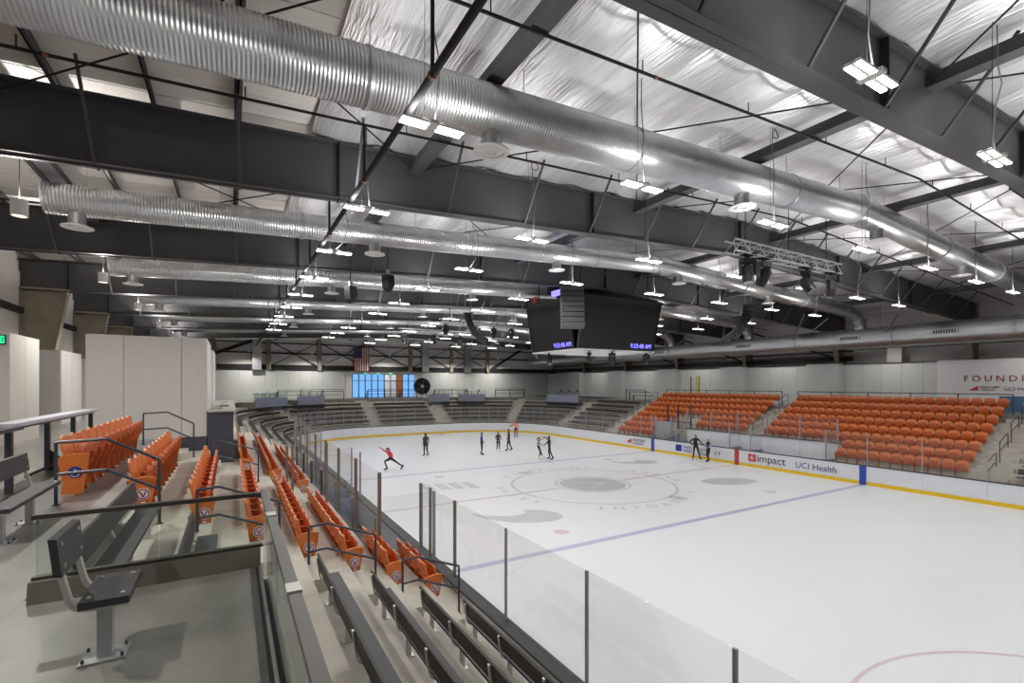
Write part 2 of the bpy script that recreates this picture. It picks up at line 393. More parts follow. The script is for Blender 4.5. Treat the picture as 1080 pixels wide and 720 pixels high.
for ya, yb in ((-1, 7), (15, 23), (7, 15)): part('brace_rod', MB().beam((37.5, ya, 7.6), (37.5, yb, 10.6), .06, .14), 'steel_black', wr)
part('pilaster', MB().box(37.2, 37.6, -5.3, -4.4, 7.2, 9), 'wall_white', wr)
# banner
bn = struct('trim_1', MB().box(36.55, 36.7, -20, -7.55, CONC + .55, 7.2), 'banner'); bn['label'] = 'white sponsor wall panel with dark red capitals'
text('lettering', 'F O U N D I N G', .54, 'text_red', bn, (36.53, -8.9, 5.8), (0, -1, 0), (0, 0, 1))
text('lettering', 'MERCURY', .2, 'text_black', bn, (36.53, -9.72, 5.36), (0, -1, 0), (0, 0, 1)); text('lettering', 'INSURANCE', .12, 'text_black', bn, (36.53, -9.72, 5.22), (0, -1, 0), (0, 0, 1))
text('lettering', 'UCI Health', .3, 'text_navy', bn, (36.53, -10.8, 5.24), (0, -1, 0), (0, 0, 1))
part('emblem', MB().prism([(-9.12, 5.22), (-9.62, 5.22), (-9.62, 5.52)], 'x', 36.53, 36.55), 'red_logo', bn)
part('lower_panel', MB().box(36.5, 36.7, -20, -10.6, CONC, CONC + .95), 'blue_panel', bn)

# ---- left side: columns, wall boxes, door
for fy in (-1, 7, 15, 23, 31):
    c = struct('frame_column', MB().prism([(XL, CONC), (-11.45, CONC), (-11.25, 7.0), (-10.82, 9.72), (XL, 9.72)], 'y', fy - .012, fy + .012), 'steel_tan'); c['label'] = 'tan tapered frame column on the left wall'
    part('flange', MB().prism([(-11.27, 7.0), (-10.82, 9.75), (-10.78, 9.75), (-11.22, 7.0)], 'y', fy - .2, fy + .2), 'steel_tan', c)
    part('flange', MB().box(XL, XL + .1, fy - .2, fy + .2, CONC, 9.75), 'steel_tan', c)
    part('cap_plate', MB().box(XL, -10.75, fy - .2, fy + .2, 9.68, 9.76), 'steel_tan', c)
for ya in (-9, -1, 7, 15, 23): part('girt', MB().box(XL + .02, XL + .22, ya + .2, ya + 7.8, 8.6, 8.85), 'steel_black', wl)
for ya in (-9, -1, 7, 15, 23): part('downpipe', MB().tube([(XL + .12, ya + 3.9, CONC), (XL + .12, ya + 3.9, 10.6)], .07, 8), 'wall_white', wl)
for ya in range(-9, 38, 2): part('wall_panel', MB().box(XL, XL + .05, ya + .01, ya + 1.99, CONC, 10.4), 'wall_white', wl)
def leftbox(y0, y1, x1):
    o = struct('wall_box', MB().box(XL + .05, x1, y0, y1, CONC, 7.05), 'box_panel'); o['label'] = 'pale panelled casing round a column at the left wall'
    part('panel', MB().box(x1, x1 + .02, y0 + .02, (y0 + y1) / 2 - .01, CONC, 7.05), 'box_panel', o); part('panel', MB().box(x1, x1 + .02, (y0 + y1) / 2 + .01, y1 - .02, CONC, 7.05), 'box_panel', o)
    part('panel', MB().box(XL + .06, x1 - .02, y0 - .02, y0, CONC, 7.05), 'box_panel', o)
    return o
leftbox(-2.6, -.2, -9.95); leftbox(6.0, 9.2, -10.85); leftbox(14.2, 16.6, -10.85)
lw2 = struct('wall_low', MB().box(XL + .05, XL + .3, -12, 30, CONC, 7.0), 'box_panel'); lw2['label'] = 'low panelled wall along the left concourse'
d2 = struct('door_2', MB().box(XL + .3, XL + .36, 4.7, 5.9, CONC, 6.2), 'door_dark'); d2['label'] = 'dark metal door in the left wall under a green exit sign'
part('push_bar', MB().box(XL + .36, XL + .44, 4.8, 5.8, CONC + 1.0, CONC + 1.08), 'galvanized_plain', d2)
part('door_frame', MB().box(XL + .3, XL + .39, 4.6, 4.7, CONC, 6.3).box(XL + .3, XL + .39, 5.9, 6.0, CONC, 6.3).box(XL + .3, XL + .39, 4.6, 6.0, 6.2, 6.3), 'steel_black', d2)
def exit_sign(x, y, z, label, face):
    t = thing('exit_sign', label, 'sign', (x, y, z), 0, 'green exit signs')
    if face == 'y':
        part('housing', MB().box(-.2, .2, 0, .06, 0, .26), 'door_dark', t, local=True); part('sign_face', MB().box(-.17, .17, -.01, 0, .03, .23), 'green_sign', t, local=True)
        text('lettering', 'EXIT', .17, 'text_black', t, (x - .16, y - .013, z + .07), (1, 0, 0), (0, 0, 1))
    else:
        part('housing', MB().box(-.06, 0, -.2, .2, 0, .26), 'door_dark', t, local=True); part('sign_face', MB().box(0, .01, -.17, .17, .03, .23), 'green_sign', t, local=True)
        text('lettering', 'EXIT', .17, 'text_black', t, (x + .013, y - .16, z + .07), (0, 1, 0), (0, 0, 1))
exit_sign(-10.17, -2.70, 6.72, 'green lit exit sign on the corner of the nearest column casing', 'y')
exit_sign(XL + .42, 5.9, 6.34, 'small green exit sign above the dark door', 'x')

# ---- ceiling: foil blankets between rafters, white decking with purlins over the left stand
ce = struct('ceiling', MB().box(XL, 12.95, YB, YW, 0, .01), 'white_deck')
def roofz(x): return ztop(x) + .32
b = MB(); b.prism([(XL - .3, roofz(XL - .3)), (12.95, roofz(12.95)), (38.6, roofz(38.6)), (38.6, roofz(38.6) + .3), (12.95, roofz(12.95) + .3), (XL - .3, roofz(XL - .3) + .3)], 'y', YB - .3, YW + .3)
ce.data = b.mesh('ceiling', 'white_deck'); ce['label'] = 'roof over the arena, white deck at the left and silver foil blankets elsewhere'
bays = [(YB, -25), (-25, -17), (-17, -9), (-9, -1), (-1, 7), (7, 15), (15, 23), (23, 31), (31, YW)]
xs0 = -3.0
PUR = [-3.0 + 1.52 * k for k in range(28) if -3.0 + 1.52 * k < 38.4] + [38.3]
for (ya, yb) in bays:
    for a, c in zip(PUR[:-1], PUR[1:]):
        b = MB(); n = 6
        def fn(u, v, a=a, c=c, ya=ya, yb=yb):
            x = a + (c - a) * u; e = min(v, 1 - v) * (yb - ya)
            dr_ = .10 * math.exp(-e / .35)
            z = ztop(x) + .24 - .11 * math.sin(PI * u) - dr_ + .006 * math.sin(x * 9 + v * 20)
            return (x, ya + (yb - ya) * v, z), (0, 0, 1)
        b.grid(fn, 6, 14, .02); part('foil_blanket', b, 'foil', ce, smooth=True)
    for k in range(1, 7):
        x = -3.0 - 1.5 * k + .0
        part('purlin', MB().box(x - .015, x + .015, ya, yb, ztop(x) + .04, ztop(x) + .3).box(x - .015, x + .07, ya, yb, ztop(x) + .04, ztop(x) + .06).box(x - .07, x + .015, ya, yb, ztop(x) + .28, ztop(x) + .3), 'steel_dark', ce)
    for k in range(int((yb - ya) / .6)):
        y0 = ya + .6 * k
        part('deck_rib', MB().prism([(XL, roofz(XL) - .012), (-3.0, roofz(-3.0) - .012), (-3.0, roofz(-3.0) + .01), (XL, roofz(XL) + .01)], 'y', y0, y0 + .04), 'white_deck', ce)

# ---- rafters
STR = [-8.4, -.5, 7.4, 15.3, 23.2, 31.1]
for fi, fy in enumerate(FRAMES):
    r = struct('roof_beam', MB().prism([(XL, zb(-10.8)), (-10.8, zb(-10.8)), (12.95, zb(12.95)), (36.7, zb(-10.8)), (38.3, zb(-10.8)), (38.3, ztop(38.3)), (12.95, ztop(12.95)), (XL, ztop(XL))], 'y', fy - .01, fy + .01), 'steel_dark')
    r['label'] = 'dark grey tapered steel rafter spanning the hall'
    for (xa, xb) in ((XL, 12.95), (12.95, 38.3)):
        za, zc = zb(max(xa, -10.8) if xa < 0 else xa), zb(min(xb, 36.7))
        part('bottom_flange', MB().prism([(xa, za - .03), (xb, zc - .03), (xb, zc), (xa, za)], 'y', fy - .17, fy + .17), 'steel_dark', r)
        part('top_flange', MB().prism([(xa, ztop(xa)), (xb, ztop(xb)), (xb, ztop(xb) + .03), (xa, ztop(xa) + .03)], 'y', fy - .15, fy + .15), 'steel_dark', r)
    for xx in (-10.8, -2.4, 5.4, 12.95, 20.5, 28.3): part('stiffener', MB().box(xx - .02, xx + .02, fy - .15, fy + .15, zb(xx), ztop(xx)), 'steel_black', r)
    k = -9.3
    while k < 36:
        for s in (-1, 1): part('flange_brace', MB().beam((k, fy + .14 * s, zb(k) + .02), (k - .05, fy + 1.25 * s, ztop(k) + .1), .05, .05), 'steel_dark', r)
        k += 2.42
for bi, (ya, yb) in enumerate(bays[1:8] + [(31, YW)]):
    for si, xx in enumerate(STR):
        o = struct('roof_strut', MB().box(xx - .1, xx + .1, ya + .02, yb - .02, ztop(xx) - .36, ztop(xx) - .1).box(xx - .16, xx + .16, ya + .02, yb - .02, ztop(xx) - .38, ztop(xx) - .35), 'steel_dark'); o['label'] = 'dark steel strut between two rafters'
    if bi % 2 == 0 or bi == 1:
        for xa, xb in zip(STR[:-1], STR[1:]):
            for p, q in (((xa, ya), (xb, yb)), ((xa, yb), (xb, ya))):
                o = struct('brace_rod', MB().tube([(p[0], p[1], ztop(p[0]) - .3), (q[0], q[1], ztop(q[0]) - .3)], .018, 5), 'steel_black'); o['label'] = 'thin diagonal brace rod under the roof'

# ================================================================== STANDS
def stand(name, label): o = struct(name); o['label'] = label; return o
# near straight stand (x<0), bowl round the far end and the far straight stand share the ring; the near one is cut for the platform
st = stand('stand_terrace', 'stepped concrete terraces of the stands round the rink')
for j in range(8):
    d0, d1 = xf(j), xf(j + 1)
    ystart = -5.95 if j < 2 else -26
    # far side: rows 0 and 1 are missing behind the team benches (y -5.8..5.5)
    if j < 2:
        part('tread', MB().box(W + d0, W + d1, -26, -5.8, 0, zt(j)), 'concrete', st)
        part('tread', ribbon(MB(), d0, d1, 0, zt(j), 6.6, 9.0), 'concrete', st)
        part('tread', MB().box(-d1, -d0, -26, -9.6, 0, zt(j)), 'concrete', st); part('tread', MB().box(-d1, -d0, 8.5, 9.02, 0, zt(j)), 'concrete', st)
    else:
        part('tread', ribbon(MB(), d0, d1, 0, zt(j), -26, -26), 'concrete' if j < 7 else 'concrete_floor', st)
    # precast joints on the near treads (thin recessed strips read as dark seams)
    for yy in (-22.4, -19.2, -16.2):
        if j < 5: part('joint_seal', MB().box(-d1 + .01, -d0 - .01, yy - .008, yy + .008, zt(j) - .01, zt(j) + .002), 'concrete_dark', st)
part('bowl_floor', MB().box(-1.9, -.15, -9.6, 8.5, -.03, .02), 'subfloor', st); part('bowl_floor', MB().box(W + .15, W + 1.9, -5.8, 6.6, -.03, .02), 'subfloor', st)
# concourse slabs
cc = stand('floor_concourse', 'grey polished concrete concourse floor')
part('slab', MB().box(XL, -xf(8), YB, YW, CONC - .3, CONC), 'concrete_floor', cc)
part('slab', MB().box(W + xf(8), XR, YB, YW, CONC - .3, CONC), 'concrete_floor', cc)
b = ribbon(MB(), xf(8), 15, CONC - .3, CONC, YE - R, YE - R); 
b.v = [(min(max(x, XL), XR), min(y, YW), z) for x, y, z in b.v]
part('slab', b, 'concrete_floor', cc)
# viewing platform under the camera
pl = stand('floor_platform', 'flat grey concrete viewing platform over the upper rows'); PY = -15.9
part('slab', MB().box(-xf(8), -4.43, YB, PY - .02, 0.5, CONC - .001), 'concrete_floor', pl)
part('curb', MB().prism([(PY - .16, CONC - .02), (PY, CONC - .02), (PY, CONC + .165), (PY - .13, CONC + .165)], 'x', -5.98, -4.385), 'concrete_dark', pl)
part('edge_channel', MB().box(-4.43, -4.385, YB, PY - .1, CONC - .25, CONC + .0), 'steel_black', pl)
part('edge_channel', MB().box(-4.475, -4.43, YB, PY - .16, CONC, CONC + .006), 'rubber', pl)
# aisle half steps
def steps(side, y0, y1, j0, j1, name='step'):
    for j in range(j0, j1):
        d = xf(j + 1); z = zt(j)
        for k in range(1):
            xa, xb = d - .30, d
            b = MB().box(-xb, -xa, y0, y1, z, z + .215) if side < 0 else MB().box(W + xa, W + xb, y0, y1, z, z + .215)
            part(name, b, 'concrete', st)
steps(-1, -12.7, -11.5, 0, 7); steps(-1, -4.95, -3.75, 2, 7); steps(1, -.3, .85, 2, 7); steps(1, -13.4, -12.1, 0, 7); steps(1, 12.95, 14.2, 0, 7)
for yy in (-12.15, -.36, .88, 12.9):   # white nosing strips of the far aisles stay plain concrete
    pass

# ------------------------------------------------------------------ folding seats
def seat_meshes():
    def back(u, v):
        y = (u - .5) * .485; z = .40 + .47 * v
        if v > .75: y *= 1 - .12 * ((v - .75) / .25) ** 2
        z += .02 * (1 - abs(2 * u - 1) ** 2) * v
        x = -.02 - .15 * v - .03 * math.sin(PI * v) + .035 * (2 * u - 1) ** 2
        return (x, y, z), (1, 0, .2)
    bk = MB().grid(back, 8, 7, .035)
    bk.box(-.145, -.10, -.2, .2, .55, .58); bk.mi = 1; bk.box(-.185, -.165, -.03, .03, .858, .905); bk.mi = 0; bk.box(-.06, -.02, -.2, .2, .37, .43)
    def pan(u, v):
        y = (u - .5) * .43; x = .045 + .035 * v + .03 * math.sin(PI * v) + .02 * v * v; z = .40 + .36 * v - .02 * (2 * u - 1) ** 2 * v
        if v > .8: y *= 1 - .15 * ((v - .8) / .2) ** 2
        return (x, y, z), (1, 0, -.3)
    pn = MB().grid(pan, 6, 6, .045)
    for k in (-.12, 0, .12): pn.prism([(.08, .45), (.115, .45), (.135, .70), (.10, .70)], 'y', k - .015, k + .015)
    sf = MB().prism([(-.10, 0), (.09, 0), (.06, .10), (.07, .25), (.11, .42), (.16, .55), (.16, .60), (.12, .615), (-.02, .60), (-.14, .56), (-.11, .42), (-.05, .25), (-.05, .10)], 'y', -.283, -.25)
    sf.box(-.12, .15, -.29, -.243, .595, .62)
    ep = MB().prism([(-.12, .02), (.14, .02), (.16, .25), (.19, .45), (.21, .62), (.10, .64), (-.08, .62), (-.17, .58), (-.13, .40), (-.10, .2)], 'y', -.30, -.25)
    ep.prism([(.12, .05), (.14, .05), (.16, .25), (.20, .45), (.22, .63), (.19, .63), (.17, .46), (.13, .26)], 'y', -.315, -.30)
    em = MB(); 
    def disc(mb, r, y, cx=.05, cz=.36, n=20): mb.prism([(cx + r * math.cos(2 * PI * i / n), cz + r * math.sin(2 * PI * i / n)) for i in range(n)], 'y', y, -.305)
    em.mi = 0; disc(em, .098, -.318); em.mi = 1; disc(em, .085, -.320); em.mi = 0; disc(em, .066, -.322); em.mi = 1
    em.prism([(.0, .40), (.025, .40), (.05, .335), (.075, .40), (.10, .40), (.062, .31), (.038, .31)], 'y', -.325, -.31)
    em.mi = 0; em.prism([(.02, .205), (.08, .205), (.08, .235), (.02, .235)], 'y', -.318, -.305)
    wc = MB(); disc(wc, .085, -.318); wc.mi = 1
    for seg in (((.045, .41), (.045, .355)), ((.045, .385), (.075, .38)), ((.045, .355), (.08, .35)), ((.08, .35), (.095, .315))): wc.beam((seg[0][0], -.32, seg[0][1]), (seg[1][0], -.32, seg[1][1]), .012, .012)
    for i in range(9):
        a0, a1 = PI * .75 + i * .42, PI * .75 + (i + 1) * .42; wc.beam((.05 + .042 * math.cos(a0), -.32, .33 + .042 * math.sin(a0)), (.05 + .042 * math.cos(a1), -.32, .33 + .042 * math.sin(a1)), .01, .01)
    return dict(back=bk, pan=pn, frame=sf, end=ep, em=em, wc=wc)
SM = seat_meshes()
SME = {'back': SM['back'].mesh('backrest', ['orange', 'white_paint'], True), 'pan': SM['pan'].mesh('seat_pan', 'orange_shaded', True), 'frame': SM['frame'].mesh('side_frame', 'orange_shaded'),
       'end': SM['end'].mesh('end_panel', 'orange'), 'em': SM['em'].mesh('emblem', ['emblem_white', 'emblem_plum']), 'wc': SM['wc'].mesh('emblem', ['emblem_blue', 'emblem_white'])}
seat0 = [None]; N_SEAT = [0]
def place_seat(x, y, z, rz, label, group, end=None):
    N_SEAT[0] += 1
    t = thing('stadium_seat', label, 'seat', (x, y, z), rz, group)
    link('backrest', SME['back'], t); link('seat_pan', SME['pan'], t)
    if end:
        e = link('end_panel', SME['end'], t)
        m = link('emblem', SME['wc' if end == 'w' else 'em'], e); m['label'] = 'blue wheelchair symbol' if end == 'w' else 'round white and plum emblem'
    else: link('side_frame', SME['frame'], t)
    return t
ROWW = ['bottom', 'second', 'third', 'fourth', 'fifth', 'sixth', 'seventh', 'top']
def near_row(j, y0, n, block, pitch=.54):
    for k in range(n):
        lab = f'{nth(k)} orange folding seat from the aisle, {ROWW[j]} row, {block}'
        place_seat(-xf(j) - .70, y0 + pitch * (k + .5), zt(j), 0, lab, 'orange seats of the near stand', ('w' if j == 7 else 'v') if k == 0 else None)
near_row(7, -11.38, 11, 'nearest block'); 
for j in (6, 5, 4, 3): near_row(j, -11.38, 11, 'nearest block')
near_row(2, -11.38, 10, 'nearest block'); near_row(1, -11.38, 4, 'nearest block'); near_row(0, -11.38, 4, 'nearest block')
near_row(4, -3.6, 15, 'block past the grey counter'); near_row(3, -3.6, 22, 'block past the grey counter'); near_row(2, -3.6, 18, 'block past the grey counter')
# far stand, right-hand block (y -0.4 .. -12): individual seats
for j in range(7, -1, -1):
    ya, yb = (-.45, -12.0) if j >= 2 else (-5.95, -12.0)
    n = int((ya - yb) / .545)
    for k in range(n):
        y = yb + (ya - yb) / n * (k + .5)
        place_seat(W + xf(j) + .70, y, zt(j), PI, f'{nth(k)} orange seat from the right end, {ROWW[j]} row, right-hand block of the far stand', 'orange seats of the right-hand far block')
# far stand, left-hand block: the rest of the seats as one object
b = MB()
for j in range(8):
    segs = [(.95, 12.75)] if j >= 4 else [(.95, 5.6), (8.3, 12.75)] if j == 3 else [(.95, 5.4), (8.4, 12.75)] if j == 2 else [(8.6, 12.75)]
    for ya, yb in segs:
        n = int((yb - ya) / .545)
        for k in range(n):
            ox, oy, oz = W + xf(j) + .70, ya + (yb - ya) / n * (k + .5), zt(j)
            for q in ('back', 'pan', 'frame'):
                n0 = len(b.m); b.add([(ox - x, oy - y, oz + z) for x, y, z in SM[q].v], SM[q].f)
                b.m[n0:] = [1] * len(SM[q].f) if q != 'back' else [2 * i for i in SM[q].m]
o = link('seat_block', b.mesh('seat_block', ['orange', 'orange_shaded', 'white_paint'], True)); tag(o, 'left-hand block of orange folding seats in the far stand', 'seats', None, 'stuff')
# bolt-on white labels on the far seat tops are left to the paint

# ------------------------------------------------------------------ benches
def bench(label, L, loc, rz, group, nb=None, seat_only=False, h=.38):
    """local: length along Y from 0 to L, backrest at x=0, sitting towards +X"""
    t = thing('bleacher_bench', label, 'bench', loc, rz, group)
    def P(name, mb, m, **k): return part(name, mb, m, t, local=True, **k)
    P('seat_plank', MB().box(.02, .265, 0, L, h + .012, h + .055), 'plank')
    if not seat_only: P('backrest', MB().prism([(-.03, h + .15), (.0, h + .15), (-.03, h + .40), (-.06, h + .40)], 'y', 0, L), 'plank_edge')
    nb = nb or max(2, int(L / 1.25) + 1)
    for k in range(nb):
        y = .12 + (L - .24) * k / (nb - 1)
        q = [(.25, h), (.03, h), (-.01, h + .03), (-.03, h + .08), (-.05, h + .2), (-.075, h + .38)] if not seat_only else [(.33, h), (.08, h)]
        b = MB()
        for (xa, za), (xb, zb_) in zip(q[:-1], q[1:]): b.beam((xa, y, za), (xb, y, zb_), .05, .025)
        b.beam((.13, y, 0), (.13, y, h), .06, .06); b.box(.05, .21, y - .06, y + .06, 0, .012)
        P('bracket', b, 'bracket')
    return t
for j, (y0, y1) in {0: (-26, -13.1), 1: (-26, -13.1), 2: (-26, -13.1), 3: (-26, -13.1)}.items():
    bench(f'long dark plank bench on the {ROWW[j]} row from the ice, beside the platform guard', y1 - y0, (-xf(j) - .70, y0, zt(j)), 0, 'long benches below the platform')
bench('dark plank bench through the platform glass, on the upper of the two rows there', 3.0, (-xf(6) - .55, -15.7, zt(6)), 0, 'benches behind the platform glass')
bench('dark plank bench through the platform glass, on the lower row beside the corner', 1.9, (-xf(5) - .68, -15.0, zt(5)), 0, 'benches behind the platform glass')
# far right-hand edge benches past the last aisle
for j in range(8):
    y1 = -13.7
    bench(f'dark bench with white brackets at the right edge, {ROWW[j]} row past the far aisle', 5.0, (W + xf(j) + .70, y1, zt(j)), PI, 'benches past the right-hand far aisle')
# bowl benches: straight pieces and curved sections
def bowl_section(tagname, a0, a1, cx, cy, rows, nch=3):
    for j in rows:
        r = R + xf(j) + .70
        t = thing('bleacher_bench', f'dark curved bench, {ROWW[j]} row of the {tagname}', 'bench', (cx + r * math.cos((a0 + a1) / 2), cy + r * math.sin((a0 + a1) / 2), zt(j)), 0, 'benches of the curved end stand')
        for k in range(nch):
            b = MB(); bb = MB(); br = MB()
            A, B = a0 + (a1 - a0) * k / nch, a0 + (a1 - a0) * (k + 1) / nch
            def pt(rr, a, z): return (cx + rr * math.cos(a), cy + rr * math.sin(a), zt(j) + z)
            def slab(mb, ra, rb, z0, z1):
                v = [pt(ra, A, z0), pt(rb, A, z0), pt(rb, B, z0), pt(ra, B, z0), pt(ra, A, z1), pt(rb, A, z1), pt(rb, B, z1), pt(ra, B, z1)]
                mb.add(v, [(3, 2, 1, 0), (4, 5, 6, 7), (0, 1, 5, 4), (1, 2, 6, 5), (2, 3, 7, 6), (3, 0, 4, 7)])
            slab(b, r - .30, r - .05, .39, .435); part('seat_plank', b, 'plank', t)
            slab(bb, r, r + .035, .58, .80); part('backrest', bb, 'plank_edge', t)
            for a in (A + (B - A) * .1, A + (B - A) * .9):
                br = MB().beam(pt(r - .2, a, 0), pt(r - .2, a, .39), .06, .06); br.beam(pt(r - .33, a, .37), pt(r, a, .37), .05, .03); br.beam(pt(r + .02, a, .37), pt(r + .05, a, .78), .05, .03)
                part('bracket', br, 'bracket', t)
def straight(tagname, p0, L, ang, rows, group):
    """p0(j)->start; ang = rotation so that +X local faces the ice"""
    for j in rows: bench(f'dark plank bench, {ROWW[j]} row of the {tagname}', L, p0(j), ang, group, nb=max(2, int(L / 2)))
straight('section before the far right corner', lambda j: (W + xf(j) + .70, 14.3 + 6.5, zt(j)), 6.5, PI, range(0, 6), 'benches beside the orange far block')
D = math.radians
bowl_section('right corner, half nearer the far stand', D(3), D(40), W - R, YE - R, range(0, 5)); bowl_section('right corner, half nearer the end wall', D(47), D(88), W - R, YE - R, range(0, 5))
bowl_section('left corner, half nearer the end wall', D(92), D(133), R, YE - R, range(0, 5)); bowl_section('left corner, half nearer the near stand', D(140), D(177), R, YE - R, range(0, 5))
straight('end stand between its two stairs', lambda j: (9.5, YE + xf(j) + .70, zt(j)), 6.2, -PI / 2, range(0, 5), 'benches of the straight end stand')
straight('near stand beyond the orange seats', lambda j: (-xf(j) - .70, 13.0, zt(j)), 8.0, 0, range(0, 6), 'benches at the far end of the near stand')
# bowl aisle steps
for j in range(0, 7):
    for nm, (x0, x1) in (('a', (7.8, 9.1)), ('b', (16.1, 17.5))):
        part('step', MB().box(x0, x1, YE + xf(j + 1) - .3, YE + xf(j + 1), zt(j), zt(j) + .215), 'concrete', st)
    for ac, cx in ((D(43.5), W - R), (D(136.5), R)):
        r = R + xf(j + 1) - .15; c = (cx + r * math.cos(ac), YE - R + r * math.sin(ac)); d = (-math.sin(ac), math.cos(ac))
        b = MB().beam((c[0] - d[0] * .6, c[1] - d[1] * .6, zt(j) + .107), (c[0] + d[0] * .6, c[1] + d[1] * .6, zt(j) + .107), .3, .215); part('step', b, 'concrete', st)

# ------------------------------------------------------------------ raised platforms of the end stand (grey-blue fronts, glass, stools)
def chord_box(mb, cx, cy, r0, r1, a0, a1, z0, z1, n=4):
    for k in range(n):
        A, B = a0 + (a1 - a0) * k / n, a0 + (a1 - a0) * (k + 1) / n
        f = lambda r, a, z: (cx + r * math.cos(a), cy + r * math.sin(a), z)
        v = [f(r0, A, z0), f(r1, A, z0), f(r1, B, z0), f(r0, B, z0), f(r0, A, z1), f(r1, A, z1), f(r1, B, z1), f(r0, B, z1)]
        mb.add(v, [(3, 2, 1, 0), (4, 5, 6, 7), (0, 1, 5, 4), (1, 2, 6, 5), (2, 3, 7, 6), (3, 0, 4, 7)])
    return mb
def end_platform(label, cx, cy, a0, a1, stools, r=R + 4.4, closed=False):
    am = (a0 + a1) / 2
    t = thing('raised_platform', label, 'platform', (cx + r * math.cos(am), cy + r * math.sin(am), 2.9), 0, 'grey fronted platforms of the end stand')
    part('deck', chord_box(MB(), cx, cy, r + .05, r + 1.8, a0, a1, 2.9, CONC + .01), 'concrete_dark', t)
    part('front_panel', chord_box(MB(), cx, cy, r - .03, r + .04, a0, a1, 3.45, CONC + .42), 'grey_blue', t)
    part('front_base', chord_box(MB(), cx, cy, r, r + .04, a0, a1, 2.9, 3.45), 'box_base', t)
    part('glass_guard', chord_box(MB(), cx, cy, r + .1, r + .115, a0 + .01, a1 - .01, CONC + .42, CONC + .85), 'glass_tint', t)
    n = 4
    for k in range(n + 1):
        a = a0 + (a1 - a0) * k / n; part('guard_post', MB().box(cx + (r + .1) * math.cos(a) - .02, cx + (r + .1) * math.cos(a) + .02, cy + (r + .1) * math.sin(a) - .02, cy + (r + .1) * math.sin(a) + .02, CONC, CONC + .87), 'steel_rail', t)
    return t
def stool(x, y, z, label):
    t = thing('bar_stool', label, 'stool', (x, y, z), 0, 'black bar stools of the end platforms')
    part('base', MB().lathe([(.2, 0), (.2, .02), (.03, .04)], n=12), 'steel_black', t, local=True); part('stem', MB().tube([(0, 0, .02), (0, 0, .7)], .03, 8), 'steel_black', t, local=True)
    part('seat', MB().lathe([(.0, .7), (.19, .7), (.2, .73), (.19, .76), (0, .77)], n=14), 'plank', t, local=True); part('backrest', MB().prism([(.17, .74), (.2, .74), (.24, 1.0), (.21, 1.0)], 'y', -.17, .17), 'plank', t, local=True)
CR, CL, CYC = W - R, R, YE - R
end_platform('grey fronted platform at the right of the end stand, with glass and stools', CR, CYC, D(6), D(27), 3)
end_platform('grey fronted platform straight ahead in the right corner of the end stand', CR, CYC, D(63), D(78), 3)
end_platform('grey fronted platform right of the storefront windows', CR, CYC, D(83), D(95), 3)
end_platform('grey fronted platform in the left corner, nearer the end wall', CL, CYC, D(110), D(124), 3)
end_platform('grey fronted platform in the left corner, behind the grey counter', CL, CYC, D(130), D(150), 3)
si = 0
for a, c, w in ((11, CR, 'right'), (16, CR, 'right'), (21, CR, 'right'), (67, CR, 'middle'), (74, CR, 'middle'), (133, CL, 'left'), (139, CL, 'left'), (145, CL, 'left'), (116, CL, 'inner left')):
    r = R + 5.2; stool(c + r * math.cos(D(a)), CYC + r * math.sin(D(a)), CONC, f'{nth(si)} black bar stool counted clockwise from the far stand, on the {w} end platform'); si += 1

# drink rails and guard rails along the concourse edge of the end stand
def drink_rail(label, p, q, z=CONC):
    t = thing('drink_rail', label, 'rail', (p[0], p[1], z), 0, 'black drink rails above the end stand')
    P = Vector((p[0], p[1], 0)); Q = Vector((q[0], q[1], 0)); d = (Q - P).normalized(); nrm = Vector((-d.y, d.x, 0))
    L = (Q - P).length; n = max(2, int(L / 1.8) + 1)
    part('top_rail', MB().beam(P + Vector((0, 0, z + 1.06)), Q + Vector((0, 0, z + 1.06)), .05, .05), 'steel_black', t)
    part('bar_top', MB().beam(P + nrm * .5 + Vector((0, 0, z + .86)), Q + nrm * .5 + Vector((0, 0, z + .86)), .38, .06), 'steel_black', t)
    part('seat_plank', MB().beam(P + nrm * 1.1 + Vector((0, 0, z + .45)), Q + nrm * 1.1 + Vector((0, 0, z + .45)), .3, .05), 'steel_black', t)
    for k in range(n):
        c = P + (Q - P) * (k / (n - 1))
        part('post', MB().box(c.x - .03, c.x + .03, c.y - .03, c.y + .03, z, z + 1.06), 'steel_black', t)
        e = c + nrm * .5; f = c + nrm * 1.1
        if k % 2 == 0: part('leg', MB().box(e.x - .04, e.x + .04, e.y - .04, e.y + .04, z, z + .84), 'steel_black', t)
        if k % 2 == 0: part('leg', MB().box(f.x - .04, f.x + .04, f.y - .04, f.y + .04, z, z + .43), 'steel_black', t)
    return t
YC = YE + xf(7) + .3
drink_rail('black drink rail left of the storefront windows', (-.3, YC - .9), (6.6, YC)); drink_rail('black drink rail in front of the storefront windows', (9.4, YC), (15.4, YC))
drink_rail('black drink rail right of the round fan', (17.8, YC), (22.2, YC - .5)); drink_rail('black drink rail in the far right corner', (25.6, YC - 1.8), (29.0, YC - 3.6))
drink_rail('black drink rail beside the top of the far orange block', (W + xf(7) + .35, 17.6), (W + xf(7) + .35, 14.8))

